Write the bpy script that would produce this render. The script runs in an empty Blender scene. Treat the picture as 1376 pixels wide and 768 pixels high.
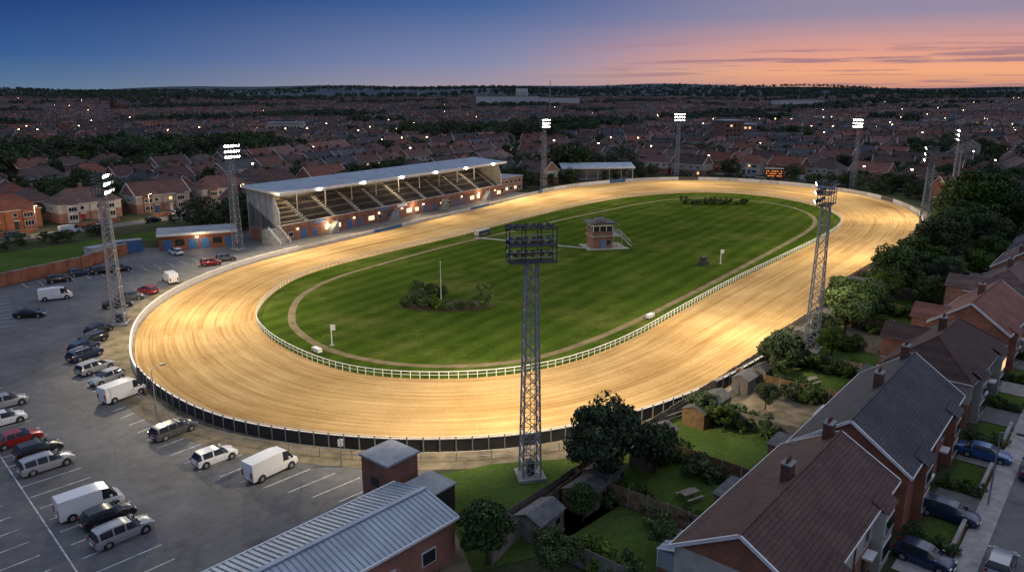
import bpy, math, random
import numpy as np
from mathutils import Vector, Matrix
random.seed(7); np.random.seed(7)
S=bpy.context.scene
def lin(r,g,b):
    f=lambda c:(c/255/12.92 if c/255<=.04045 else ((c/255+.055)/1.055)**2.4)
    return (f(r),f(g),f(b),1)
# ------------------------------------------------------------ materials
MATS={}
def newmat(name,spec=None):
    m=bpy.data.materials.new(name); m.use_nodes=True
    nt=m.node_tree; b=nt.nodes['Principled BSDF']; MATS[name]=m
    if spec is not None: b.inputs['Specular IOR Level'].default_value=spec
    return m,nt,b
def N(nt,t,**k):
    n=nt.nodes.new(t)
    for a,v in k.items(): setattr(n,a,v)
    return n
def ramp(nt,src,stops):
    r=N(nt,'ShaderNodeValToRGB'); e=r.color_ramp.elements
    while len(e)<len(stops): e.new(.5)
    for i,(p,c) in enumerate(stops):
        e[i].position=p; e[i].color=c if len(c)==4 else (*c,1)
    nt.links.new(src,r.inputs[0]); return r
def noise(nt,vec,scale,detail=6,rough=.6):
    n=N(nt,'ShaderNodeTexNoise'); n.inputs['Scale'].default_value=scale
    n.inputs['Detail'].default_value=detail; n.inputs['Roughness'].default_value=rough
    nt.links.new(vec,n.inputs['Vector']); return n.outputs['Fac']
def mix(nt,f,a,b,mode='MIX'):
    m=N(nt,'ShaderNodeMix',data_type='RGBA',blend_type=mode)
    for i,v in ((0,f),(6,a),(7,b)):
        if isinstance(v,bpy.types.NodeSocket): nt.links.new(v,m.inputs[i])
        elif i==0: m.inputs[0].default_value=v
        else: m.inputs[i].default_value=v if len(v)==4 else (*v,1)
    return m.outputs[2]
def bump(nt,b,h,st,dist=.05):
    n=N(nt,'ShaderNodeBump'); n.inputs['Strength'].default_value=st; n.inputs['Distance'].default_value=dist
    nt.links.new(h,n.inputs['Height']); nt.links.new(n.outputs[0],b.inputs['Normal'])
def randval(nt,col,lo=.7,hi=1.3):
    oi=N(nt,'ShaderNodeObjectInfo'); mr=N(nt,'ShaderNodeMapRange'); mr.inputs[3].default_value=lo; mr.inputs[4].default_value=hi
    nt.links.new(oi.outputs['Random'],mr.inputs[0])
    h=N(nt,'ShaderNodeHueSaturation'); nt.links.new(mr.outputs[0],h.inputs['Value']); nt.links.new(col,h.inputs['Color'])
    wn=N(nt,'ShaderNodeTexWhiteNoise',noise_dimensions='1D'); nt.links.new(oi.outputs['Random'],wn.inputs['W'])
    m2=N(nt,'ShaderNodeMapRange'); m2.inputs[3].default_value=.7; m2.inputs[4].default_value=1.15; nt.links.new(wn.outputs[0],m2.inputs[0]); nt.links.new(m2.outputs[0],h.inputs['Saturation'])
    return h.outputs[0]
def simple(name,c,c2=None,scale=2.,rough=.7,metal=0,bmp=0,rand=False):
    m,nt,b=newmat(name,.15 if rough>.8 else None); c2=c2 or tuple(x*.72 for x in c)
    tc=N(nt,'ShaderNodeTexCoord')
    f=noise(nt,tc.outputs['Object'],scale)
    r=ramp(nt,f,[(.35,c2),(.65,c)]); out=r.outputs[0]
    if rand: out=randval(nt,out)
    nt.links.new(out,b.inputs['Base Color'])
    b.inputs['Roughness'].default_value=rough; b.inputs['Metallic'].default_value=metal
    if bmp: bump(nt,b,noise(nt,tc.outputs['Object'],scale*8),bmp)
    return m
def emis(name,c,s):
    m,nt,b=newmat(name); b.inputs['Base Color'].default_value=(*c,1)
    b.inputs['Emission Color'].default_value=(*c,1); b.inputs['Emission Strength'].default_value=s
    m.cycles.emission_sampling='NONE'; return m
def brickmat(name,c1,c2,mort,rand=True):
    m,nt,b=newmat(name,.2); tc=N(nt,'ShaderNodeTexCoord'); sp=N(nt,'ShaderNodeSeparateXYZ'); nt.links.new(tc.outputs['Object'],sp.inputs[0])
    ad=N(nt,'ShaderNodeMath',operation='ADD'); nt.links.new(sp.outputs[0],ad.inputs[0]); nt.links.new(sp.outputs[1],ad.inputs[1])
    cb=N(nt,'ShaderNodeCombineXYZ'); nt.links.new(ad.outputs[0],cb.inputs[0]); nt.links.new(sp.outputs[2],cb.inputs[1])
    t=N(nt,'ShaderNodeTexBrick'); nt.links.new(cb.outputs[0],t.inputs['Vector'])
    t.inputs['Scale'].default_value=1; t.inputs['Brick Width'].default_value=.23; t.inputs['Row Height'].default_value=.078; t.inputs['Mortar Size'].default_value=.008
    t.inputs['Color1'].default_value=(*c1,1); t.inputs['Color2'].default_value=(*c2,1); t.inputs['Mortar'].default_value=(*mort,1)
    st=ramp(nt,noise(nt,tc.outputs['Object'],.6),[(.3,(.6,.6,.6)),(.7,(1.1,1.1,1.1))])
    o=mix(nt,1.,t.outputs[0],st.outputs[0],'MULTIPLY')
    if rand:o=randval(nt,o,.75,1.25)
    nt.links.new(o,b.inputs['Base Color']); b.inputs['Roughness'].default_value=.9
def tilemat(name,c1,c2,gap):
    m,nt,b=newmat(name,.3); tc=N(nt,'ShaderNodeTexCoord'); sp=N(nt,'ShaderNodeSeparateXYZ'); nt.links.new(tc.outputs['Object'],sp.inputs[0])
    ml=N(nt,'ShaderNodeMath',operation='MULTIPLY'); ml.inputs[1].default_value=1.7; nt.links.new(sp.outputs[2],ml.inputs[0])
    cb=N(nt,'ShaderNodeCombineXYZ'); nt.links.new(sp.outputs[0],cb.inputs[0]); nt.links.new(ml.outputs[0],cb.inputs[1])
    t=N(nt,'ShaderNodeTexBrick'); nt.links.new(cb.outputs[0],t.inputs['Vector'])
    t.inputs['Scale'].default_value=1; t.inputs['Brick Width'].default_value=.33; t.inputs['Row Height'].default_value=.3; t.inputs['Mortar Size'].default_value=.025
    t.inputs['Color1'].default_value=(*c1,1); t.inputs['Color2'].default_value=(*c2,1); t.inputs['Mortar'].default_value=(*gap,1)
    st=ramp(nt,noise(nt,tc.outputs['Object'],.45,8,.7),[(.3,(.55,.55,.55)),(.7,(1.25,1.2,1.15))])
    o=mix(nt,1.,t.outputs[0],st.outputs[0],'MULTIPLY')
    li=ramp(nt,noise(nt,tc.outputs['Object'],2.5,10,.75),[(.58,(0,0,0)),(.7,(.5,.5,.5))])
    o=mix(nt,li.outputs[0],o,(.15,.14,.11))
    o=randval(nt,o,.6,1.4)
    nt.links.new(o,b.inputs['Base Color']); b.inputs['Roughness'].default_value=.75
    bump(nt,b,t.outputs[1],-.6,.03)
# sand
m,nt,b=newmat('sand',.0)
uv=N(nt,'ShaderNodeUVMap'); mp=N(nt,'ShaderNodeMapping'); mp.inputs['Scale'].default_value=(.012,.42,1); nt.links.new(uv.outputs[0],mp.inputs[0])
tc=N(nt,'ShaderNodeTexCoord')
wv=N(nt,'ShaderNodeVectorMath',operation='ADD'); nt.links.new(mp.outputs[0],wv.inputs[0])
nn=N(nt,'ShaderNodeTexNoise'); nn.inputs['Scale'].default_value=.04; nt.links.new(tc.outputs['Object'],nn.inputs['Vector']); nt.links.new(nn.outputs['Color'],wv.inputs[1])
s1=noise(nt,wv.outputs[0],1.,12,.75)
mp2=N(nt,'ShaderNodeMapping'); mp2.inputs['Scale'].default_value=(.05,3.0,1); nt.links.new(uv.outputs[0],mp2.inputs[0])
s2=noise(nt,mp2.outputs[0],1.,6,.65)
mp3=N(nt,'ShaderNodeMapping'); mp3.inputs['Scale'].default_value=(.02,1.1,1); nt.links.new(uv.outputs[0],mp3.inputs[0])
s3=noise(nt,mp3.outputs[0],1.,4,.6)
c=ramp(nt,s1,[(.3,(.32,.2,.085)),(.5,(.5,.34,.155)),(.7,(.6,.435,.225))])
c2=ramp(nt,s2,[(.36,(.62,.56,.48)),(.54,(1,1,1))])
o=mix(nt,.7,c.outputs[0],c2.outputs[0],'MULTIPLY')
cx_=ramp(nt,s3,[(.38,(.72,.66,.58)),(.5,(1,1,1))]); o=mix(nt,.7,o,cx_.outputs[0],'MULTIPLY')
c3=ramp(nt,noise(nt,tc.outputs['Object'],.07,7,.65),[(.35,(.74,.7,.64)),(.6,(1.05,1.05,1.05))])
o=mix(nt,.85,o,c3.outputs[0],'MULTIPLY')
c4=ramp(nt,noise(nt,tc.outputs['Object'],2.5,8,.8),[(.35,(.82,.8,.76)),(.6,(1.05,1.05,1.05))])
o=mix(nt,.8,o,c4.outputs[0],'MULTIPLY')
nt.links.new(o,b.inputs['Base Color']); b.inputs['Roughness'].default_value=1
ad=N(nt,'ShaderNodeMath',operation='ADD'); nt.links.new(s2,ad.inputs[0]); nt.links.new(noise(nt,tc.outputs['Object'],1.5,8,.7),ad.inputs[1])
bump(nt,b,ad.outputs[0],.4,.12)
def grassmat(name,a,bb,cc,stripe=0):
    m,nt,b=newmat(name,.0); tc=N(nt,'ShaderNodeTexCoord')
    r=ramp(nt,noise(nt,tc.outputs['Object'],.1,9,.7),[(.3,a),(.55,bb),(.78,cc)])
    r2=ramp(nt,noise(nt,tc.outputs['Object'],2.2,8,.75),[(.3,(.62,.62,.6)),(.7,(1.3,1.3,1.2))])
    o=mix(nt,.85,r.outputs[0],r2.outputs[0],'MULTIPLY')
    if stripe:
        mp=N(nt,'ShaderNodeMapping'); mp.inputs['Rotation'].default_value=(0,0,math.radians(-56)); nt.links.new(tc.outputs['Object'],mp.inputs[0])
        w=N(nt,'ShaderNodeTexWave'); w.inputs['Scale'].default_value=.075; w.inputs['Distortion'].default_value=2.6; w.inputs['Detail'].default_value=5; w.inputs['Detail Scale'].default_value=.6; w.bands_direction='Y'; nt.links.new(mp.outputs[0],w.inputs[0])
        rr=ramp(nt,w.outputs[1],[(.3,(.8,.82,.8)),(.7,(1.1,1.1,1.06))])
        o=mix(nt,.85,o,rr.outputs[0],'MULTIPLY')
        d=ramp(nt,noise(nt,tc.outputs['Object'],.05,10,.8),[(.5,(0,0,0)),(.7,(.65,.65,.65))])
        o=mix(nt,d.outputs[0],o,(.15,.135,.045))
    nt.links.new(o,b.inputs['Base Color']); b.inputs['Roughness'].default_value=1
    bump(nt,b,noise(nt,tc.outputs['Object'],6,6,.8),.5,.1)
grassmat('grass',(.038,.068,.01),(.06,.093,.014),(.09,.12,.022),1)
grassmat('garden_grass',(.05,.08,.02),(.075,.115,.028),(.13,.135,.05))
grassmat('terrain',(.04,.055,.025),(.065,.07,.04),(.11,.1,.08))
# asphalt
m,nt,b=newmat('asphalt',.3); tc=N(nt,'ShaderNodeTexCoord')
r=ramp(nt,noise(nt,tc.outputs['Object'],.09,9,.7),[(.3,(.08,.079,.079)),(.5,(.122,.12,.118)),(.72,(.18,.174,.165))])
v=N(nt,'ShaderNodeTexVoronoi',feature='DISTANCE_TO_EDGE'); v.inputs['Scale'].default_value=.13; nt.links.new(tc.outputs['Object'],v.inputs[0])
cr=ramp(nt,v.outputs[0],[(.0,(.55,.55,.55)),(.01,(1,1,1))])
o=mix(nt,.5,r.outputs[0],cr.outputs[0],'MULTIPLY')
st=ramp(nt,noise(nt,tc.outputs['Object'],.7,8,.7),[(.3,(.7,.7,.7)),(.6,(1.1,1.1,1.1))]); o=mix(nt,.9,o,st.outputs[0],'MULTIPLY')
oil=ramp(nt,noise(nt,tc.outputs['Object'],.33,3,.5),[(.62,(1,1,1)),(.72,(.6,.6,.6))]); o=mix(nt,.8,o,oil.outputs[0],'MULTIPLY')
nt.links.new(o,b.inputs['Base Color']); b.inputs['Roughness'].default_value=.7
bump(nt,b,noise(nt,tc.outputs['Object'],12,4,.8),.3,.03)
simple('dirt',(.25,.2,.135),(.11,.095,.06),.5,.95,bmp=.4)
simple('path_dirt',(.23,.175,.1),(.12,.105,.045),.4,.95,bmp=.4)
simple('soil',(.08,.06,.035),(.04,.03,.02),2,.95,bmp=.4)
simple('paint_line',(.7,.7,.68),(.3,.3,.29),1.5,.6)
simple('white_paint',(.78,.78,.76),(.66,.66,.63),1.5,.5)
simple('white_wall',(.66,.64,.6),(.45,.43,.4),.6,.7)
simple('cladding',(.38,.38,.36),(.26,.26,.25),.6,.7)
simple('black_board',(.03,.03,.032),(.014,.014,.015),.8,.6)
simple('galv',(.36,.38,.4),(.25,.26,.28),3,.5,.5)
simple('dark_metal',(.07,.075,.08),(.04,.04,.045),3,.5,.3)
simple('concrete',(.34,.33,.31),(.2,.2,.19),.6,.9,bmp=.3)
simple('concrete_dark',(.2,.19,.18),(.12,.115,.11),.6,.9)
simple('roof_metal',(.42,.48,.52),(.28,.33,.38),.35,.5,.15)
simple('flat_roof',(.36,.37,.38),(.22,.23,.24),.5,.7)
simple('cream',(.6,.5,.3),(.5,.4,.24),1,.6)
simple('seat_dark',(.03,.03,.04),(.015,.015,.02),1,.5)
simple('seat_grey',(.13,.125,.12),(.09,.085,.08),1,.5)
simple('blue_paint',(.04,.13,.33),(.03,.1,.24),1,.5)
simple('red_paint',(.4,.03,.03),(.3,.02,.02),1,.5)
simple('render_wall',(.52,.48,.42),(.38,.35,.3),.8,.85,rand=True)
simple('wood',(.25,.16,.09),(.13,.085,.05),1.5,.85,rand=True)
simple('wood_grey',(.22,.19,.16),(.14,.12,.1),1.5,.85,rand=True)
simple('bark',(.09,.065,.045),(.05,.035,.025),4,.9)
simple('felt',(.15,.15,.15),(.09,.09,.09),1.5,.9,rand=True)
simple('slabs',(.33,.31,.28),(.22,.2,.18),1.2,.9,rand=True)
brickmat('brick',(.4,.14,.08),(.3,.105,.06),(.32,.26,.2))
brickmat('brick_dark',(.17,.07,.05),(.13,.055,.04),(.17,.14,.12))
tilemat('tile_brown',(.14,.08,.065),(.105,.06,.052),(.035,.026,.025))
tilemat('tile_red',(.25,.1,.07),(.19,.078,.056),(.05,.03,.025))
tilemat('slate',(.088,.094,.106),(.064,.07,.08),(.03,.03,.033))
m,nt,b=newmat('glass'); b.inputs['Base Color'].default_value=(.02,.025,.03,1); b.inputs['Roughness'].default_value=.06
m,nt,b=newmat('conservatory_glass'); b.inputs['Base Color'].default_value=(.3,.36,.4,1); b.inputs['Roughness'].default_value=.15
m,nt,b=newmat('tyre'); b.inputs['Base Color'].default_value=(.015,.015,.015,1); b.inputs['Roughness'].default_value=.85
emis('lamp',(1,.95,.82),32); emis('lamp_warm',(1,.72,.38),26); emis('window_lit',(1,.6,.25),1.1); emis('display',(1,.25,.03),2.2); emis('stand_lit',(1,.72,.4),1.4)
m,nt,b=newmat('tail_light'); b.inputs['Base Color'].default_value=(.35,.01,.01,1); b.inputs['Roughness'].default_value=.2
m,nt,b=newmat('head_light'); b.inputs['Base Color'].default_value=(.7,.7,.72,1); b.inputs['Roughness'].default_value=.15
def leafmat(name,c1,c2,c3):
    m,nt,b=newmat(name,.2); g=N(nt,'ShaderNodeNewGeometry'); tc=N(nt,'ShaderNodeTexCoord')
    r=ramp(nt,g.outputs['Random Per Island'],[(0,c1),(.6,c2),(1,c3)])
    r2=ramp(nt,noise(nt,tc.outputs['Object'],.9,3),[(.35,(.45,.5,.45)),(.65,(1.3,1.25,1.1))])
    o=mix(nt,1.,r.outputs[0],r2.outputs[0],'MULTIPLY'); o=randval(nt,o,.65,1.35)
    nt.links.new(o,b.inputs['Base Color']); b.inputs['Roughness'].default_value=.7
leafmat('leaf',(.06,.1,.02),(.095,.15,.035),(.15,.2,.055))
leafmat('leaf_dark',(.032,.06,.018),(.056,.092,.028),(.095,.14,.045))
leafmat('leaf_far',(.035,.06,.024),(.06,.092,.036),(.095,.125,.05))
leafmat('leaf_hazed',(.05,.072,.048),(.072,.1,.064),(.095,.12,.08))  # distance haze put into the leaf colour: paler, bluer greens
m,nt,b=newmat('hill_hazed',0)  # blue aerial haze painted into the base colour of the hills
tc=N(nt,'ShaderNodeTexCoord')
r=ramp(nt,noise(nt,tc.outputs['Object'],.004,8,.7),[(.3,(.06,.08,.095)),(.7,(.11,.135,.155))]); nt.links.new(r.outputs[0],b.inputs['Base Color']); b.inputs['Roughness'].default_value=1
# ------------------------------------------------------------ mesh builder
class MB:
    def __init__(s): s.v=[];s.f=[];s.m=[];s.slots=[];s.M=Matrix.Identity(4)
    def mi(s,n):
        if n not in s.slots: s.slots.append(n)
        return s.slots.index(n)
    def poly(s,pts,mat):
        k=len(s.v); s.v+=[tuple(s.M@Vector(p)) for p in pts]; s.f.append(tuple(range(k,k+len(pts)))); s.m.append(s.mi(mat))
    def box(s,x0,y0,z0,x1,y1,z1,mat,top=None):
        k=len(s.v); s.v+=[tuple(s.M@Vector(p)) for p in ((x0,y0,z0),(x1,y0,z0),(x1,y1,z0),(x0,y1,z0),(x0,y0,z1),(x1,y0,z1),(x1,y1,z1),(x0,y1,z1))]
        i=s.mi(mat); t=s.mi(top) if top else i
        for q,mm in (((0,3,2,1),i),((4,5,6,7),t),((0,1,5,4),i),((1,2,6,5),i),((2,3,7,6),i),((3,0,4,7),i)):
            s.f.append(tuple(k+a for a in q)); s.m.append(mm)
    def tube(s,p0,p1,r0,r1,n,mat,caps=True):
        p0=Vector(p0);p1=Vector(p1);d=(p1-p0)
        if d.length<1e-6:return
        d.normalize(); a=d.orthogonal().normalized(); b=d.cross(a); k=len(s.v); i=s.mi(mat)
        for p,r in ((p0,r0),(p1,r1)):
            for j in range(n):
                t=2*math.pi*j/n+math.pi/n; s.v.append(tuple(s.M@(p+a*math.cos(t)*r+b*math.sin(t)*r)))
        for j in range(n):
            s.f.append((k+j,k+(j+1)%n,k+n+(j+1)%n,k+n+j)); s.m.append(i)
        if caps:
            s.f.append(tuple(k+j for j in reversed(range(n)))); s.m.append(i); s.f.append(tuple(k+n+j for j in range(n))); s.m.append(i)
    def mesh(s,name,smooth=False):
        me=bpy.data.meshes.new(name); me.from_pydata(s.v,[],s.f)
        for n in s.slots: me.materials.append(MATS[n])
        me.polygons.foreach_set('material_index',s.m)
        if smooth:
            me.polygons.foreach_set('use_smooth',[True]*len(s.f))
            try: me.set_sharp_from_angle(angle=math.radians(32))
            except Exception: pass
        me.update(); return me
    def obj(s,name,loc=(0,0,0),rot=0,smooth=False): return place(s.mesh(name,smooth),name,loc,rot)
def place(me,name,loc=(0,0,0),rot=0,sc=1):
    o=bpy.data.objects.new(name,me); o.location=loc; o.rotation_euler=(0,0,rot); o.scale=(sc,sc,sc); S.collection.objects.link(o); return o
# ------------------------------------------------------------ camera
cam=bpy.data.cameras.new('camera'); co=bpy.data.objects.new('camera',cam); S.collection.objects.link(co)
co.location=(0,0,35); co.rotation_euler=(math.radians(90-14.47),0,0); cam.lens=26.16; cam.sensor_width=36; cam.clip_end=40000; cam.clip_start=.5
S.camera=co
# ------------------------------------------------------------ curves
def catmull(P,n=400):
    P=[np.array(p,float) for p in P]; L=len(P); out=[]
    for i in range(L):
        a,b_,c_,d=P[i-1],P[i],P[(i+1)%L],P[(i+2)%L]
        for t in np.linspace(0,1,24,endpoint=False):
            out.append(.5*((2*b_)+(-a+c_)*t+(2*a-5*b_+4*c_-d)*t*t+(-a+3*b_-3*c_+d)*t**3))
    out=np.array(out)
    for _ in range(3): out=(np.roll(out,6,0)+np.roll(out,-6,0)+np.roll(out,3,0)+np.roll(out,-3,0)+2*out)/6
    seg=np.linalg.norm(np.roll(out,-1,0)-out,axis=1); cum=np.concatenate([[0],np.cumsum(seg)])
    T=np.linspace(0,cum[-1],n,endpoint=False); cl=np.vstack([out,out[:1]])
    return np.stack([np.interp(T,cum,cl[:,0]),np.interp(T,cum,cl[:,1])],1)
OUT=[(-54,101),(-48.5,90.8),(-40,81.1),(-31,74.3),(-22.4,71),(-14.3,69.3),(-6.7,69),(2.5,70.5),(13.3,75.6),(23.4,83.4),(34.4,94.9),(48.2,111.8),(65.9,135),(90.3,168),(113,203),(122.5,226),(126.5,250),(121.6,276),(105,300),(82,312),(59.3,311),(33.2,297),(11.5,273),(-8.8,236),(-26.6,205),(-43.9,176),(-54.5,157.5),(-59.5,140.9),(-60.5,124.9),(-58.2,111.6)]
INN=[(-38,108),(-33,101),(-25.5,93.6),(-17.9,89.4),(-8.3,88.3),(1.2,90.3),(9.3,95.3),(17.9,104.5),(25.7,115.4),(41.2,136.7),(58.9,159),(79.4,185.3),(91.8,205),(97.6,224),(96.4,246),(87.6,264),(71.2,272.5),(48,264.5),(27.7,246.7),(7,218.5),(-12.8,187),(-25.6,169.5),(-37.2,152.5),(-42.2,140.5),(-43.3,127),(-41.5,115.5)]
PTH=[(-35.2,113.5),(-31.8,106.6),(-26.1,99.5),(-17.8,94.3),(-8.6,92.6),(.2,94.3),(6.4,98.3),(14.8,107),(27,122.5),(43.6,145),(64.1,173.5),(82.2,200),(89.5,222),(86.5,244),(69,258),(50,251),(25.8,225),(2.4,196),(-14,175),(-27,155),(-35,141),(-37.8,127)]
NC=400
def startleft(C,ref):
    i=int(np.argmin(np.linalg.norm(C-np.array(ref),axis=1))); return np.roll(C,-i,0)
out=startleft(catmull(OUT,NC),(-56,104)); inn=startleft(catmull(INN,NC),(-40.5,113)); pth=catmull(PTH,NC)
def normals(C):
    t=np.roll(C,-1,0)-np.roll(C,1,0); t/=np.linalg.norm(t,axis=1)[:,None]; return np.stack([t[:,1],-t[:,0]],1)
on=normals(out); inr=normals(inn); pn=normals(pth)
cen=out.mean(0)
if ((out-cen)*on).sum()<0: on=-on
if ((inn-cen)*inr).sum()<0: inr=-inr
if ((pth-cen)*pn).sum()<0: pn=-pn
def strip(name,A,B,z,mat,uv=False):
    n=len(A); K=12 if uv else 1; v=[];f=[]
    for k in range(K+1):
        for i in range(n):
            p=A[i]+(B[i]-A[i])*k/K; v.append((p[0],p[1],z))
    for k in range(K):
        for i in range(n):
            j=(i+1)%n; f.append((k*n+i,k*n+j,(k+1)*n+j,(k+1)*n+i))
    me=bpy.data.meshes.new(name); me.from_pydata(v,[],f); me.materials.append(MATS[mat])
    if uv:
        L=me.uv_layers.new(name='UVMap'); seg=1.5; wid=24
        q=0; d=L.data
        for k in range(K):
            for i in range(n):
                for (a,kk) in ((i,k),(i+1,k),(i+1,k+1),(i,k+1)):
                    d[q].uv=(a*seg,kk/K*wid); q+=1
    me.update()
    o=place(me,name)
    if me.polygons[0].normal.z<0: me.flip_normals()
    return o
def sheet(name,pts,z,mat):
    me=bpy.data.meshes.new(name); me.from_pydata([(p[0],p[1],z) for p in pts],[],[tuple(range(len(pts)))]); me.materials.append(MATS[mat]); me.update()
    if me.polygons[0].normal.z<0: me.flip_normals()
    return place(me,name)
# ------------------------------------------------------------ terrain
def H(x,y):
    r=math.hypot(x,y)
    if r<1000: return 0.
    th=math.atan2(x,y); k=min(1,(r-1000)/7000)
    return k*(95+22*math.sin(th*5+1.2)+14*math.sin(th*13+r*.0007)+9*math.sin(th*31+2)+12*math.sin(r*.002+th*4))
rad=[0,60,120,200,300,450,650,850,1000,1150,1300,1500,1750,2000,2300,2700,3100,3600,4200,5000,5800,6800,8000,9500,12000,16000]
v=[(0,0,0)];f=[];mi=[]; NA=180
for r in rad[1:]:
    for a in range(NA):
        t=2*math.pi*a/NA; x,y=r*math.sin(t),r*math.cos(t); v.append((x,y,H(x,y) if r<9600 else H(x,y)*(.3 if r<13000 else 0)))
for a in range(NA): f.append((0,1+(a+1)%NA,1+a)); mi.append(0)
for k in range(len(rad)-2):
    for a in range(NA):
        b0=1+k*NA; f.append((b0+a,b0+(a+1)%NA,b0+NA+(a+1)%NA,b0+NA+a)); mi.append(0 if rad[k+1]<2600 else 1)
me=bpy.data.meshes.new('ground'); me.from_pydata(v,[],f); me.materials.append(MATS['terrain']); me.materials.append(MATS['hill_hazed']); me.polygons.foreach_set('material_index',mi); me.update()
if me.polygons[0].normal.z<0: me.flip_normals()
place(me,'ground')
CP=[(-130,20),(-16,20),(-12.5,60),(-4,68),(-10,90),(-40,130),(-50,172),(-60,176),(-86,171),(-88,150),(-96,133),(-128,105)]
sheet('car_park',CP,.02,'asphalt')
strip('dirt_verge',out,out+on*4.2,.04,'dirt')
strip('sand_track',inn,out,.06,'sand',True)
sheet('infield_grass',list(inn),.08,'grass')
strip('infield_path',pth-pn*.6,pth+pn*.6,.1,'path_dirt')
A0=np.array((-56.,178.)); U=np.array((.525,.851)); NB=np.array((-.851,.525)); SANG=math.atan2(.851,.525)
def SP(x,y): p=A0+U*x+NB*y; return (p[0],p[1])
sheet('stand_apron',[SP(-8,-14),SP(112,-9),SP(112,30),SP(-8,30)],.03,'asphalt')
# ------------------------------------------------------------ fences around track
def wall(mb,P,z0,z1,th,mat,nrm,top=None):
    for i in range(len(P)-1):
        a,b_=P[i],P[i+1]; na,nb=nrm[i]*th,nrm[i+1]*th
        q=[(a[0],a[1]),(b_[0],b_[1]),(b_[0]+nb[0],b_[1]+nb[1]),(a[0]+na[0],a[1]+na[1])]
        mb.poly([(*q[0],z0),(*q[1],z0),(*q[1],z1),(*q[0],z1)],mat)
        mb.poly([(*q[3],z0),(*q[2],z0),(*q[2],z1),(*q[3],z1)],mat)
        mb.poly([(*q[0],z1),(*q[1],z1),(*q[2],z1),(*q[3],z1)],top or mat)
fo=out+on*.35
def seg_idx(cond): return [cond(*out[i]) for i in range(NC)]
isW=seg_idx(lambda x,y:(x<-38 and y>90) )
isF=seg_idx(lambda x,y:(y>262 or (x>95 and y>190)) )
isS=seg_idx(lambda x,y:(x<12 and y>168))
mbk=MB();mw=MB();mf=MB();ms=MB()
for i in range(NC):
    j=(i+1)%NC; P=[fo[i],fo[j]]; n=[on[i],on[j]]
    if isS[i]:
        wall(ms,P,0,.9,.1,'white_wall' if (i//7)%4 else 'blue_paint',n,'white_paint')
    elif isW[i]: wall(mw,P,0,1.15,.22,'white_paint',n,'white_paint')
    elif isF[i]: wall(mf,P,0,1.3,.1,['white_paint','white_wall','white_paint','seat_grey','white_paint','white_wall','white_wall','blue_paint','white_paint','white_paint','white_wall'][(i//5)%11],n)
    else:
        wall(mbk,P,0,1.35,.08,'black_board',n)
        wall(mbk,[fo[i]-on[i]*.03,fo[j]-on[j]*.03],1.36,1.44,.14,'white_paint',n)
        p=fo[i]+on[i]*.12; mbk.box(p[0]-.06,p[1]-.06,0,p[0]+.06,p[1]+.06,1.7,'galv')
        q=[out[i]+on[i]*2.6,out[j]+on[j]*2.6]
        mbk.tube((*q[0],1.05),(*q[1],1.05),.04,.04,4,'galv',False)
        mbk.tube((*q[0],.55),(*q[1],.55),.03,.03,4,'galv',False)
        if i%2==0: mbk.tube((*q[0],0),(*q[0],1.08),.04,.04,4,'galv',False)
        mbk.tube((*(fo[i]+on[i]*.12),1.7),(*(fo[j]+on[j]*.12),1.7),.035,.035,4,'white_paint',False)
mbk.obj('track_perimeter_fence'); mw.obj('track_boundary_wall'); mf.obj('advertising_hoarding'); ms.obj('stand_front_barrier')
mr=MB()
for i in range(NC):
    j=(i+1)%NC; a=inn[i];b_=inn[j]
    mr.tube((*a,1.0),(*b_,1.0),.055,.055,4,'white_paint',False); mr.tube((*a,.55),(*b_,.55),.03,.03,4,'white_paint',False)
    mr.box(a[0]-.04,a[1]-.04,0,a[0]+.04,a[1]+.04,1.0,'white_paint')
mr.obj('running_rail')
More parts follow.
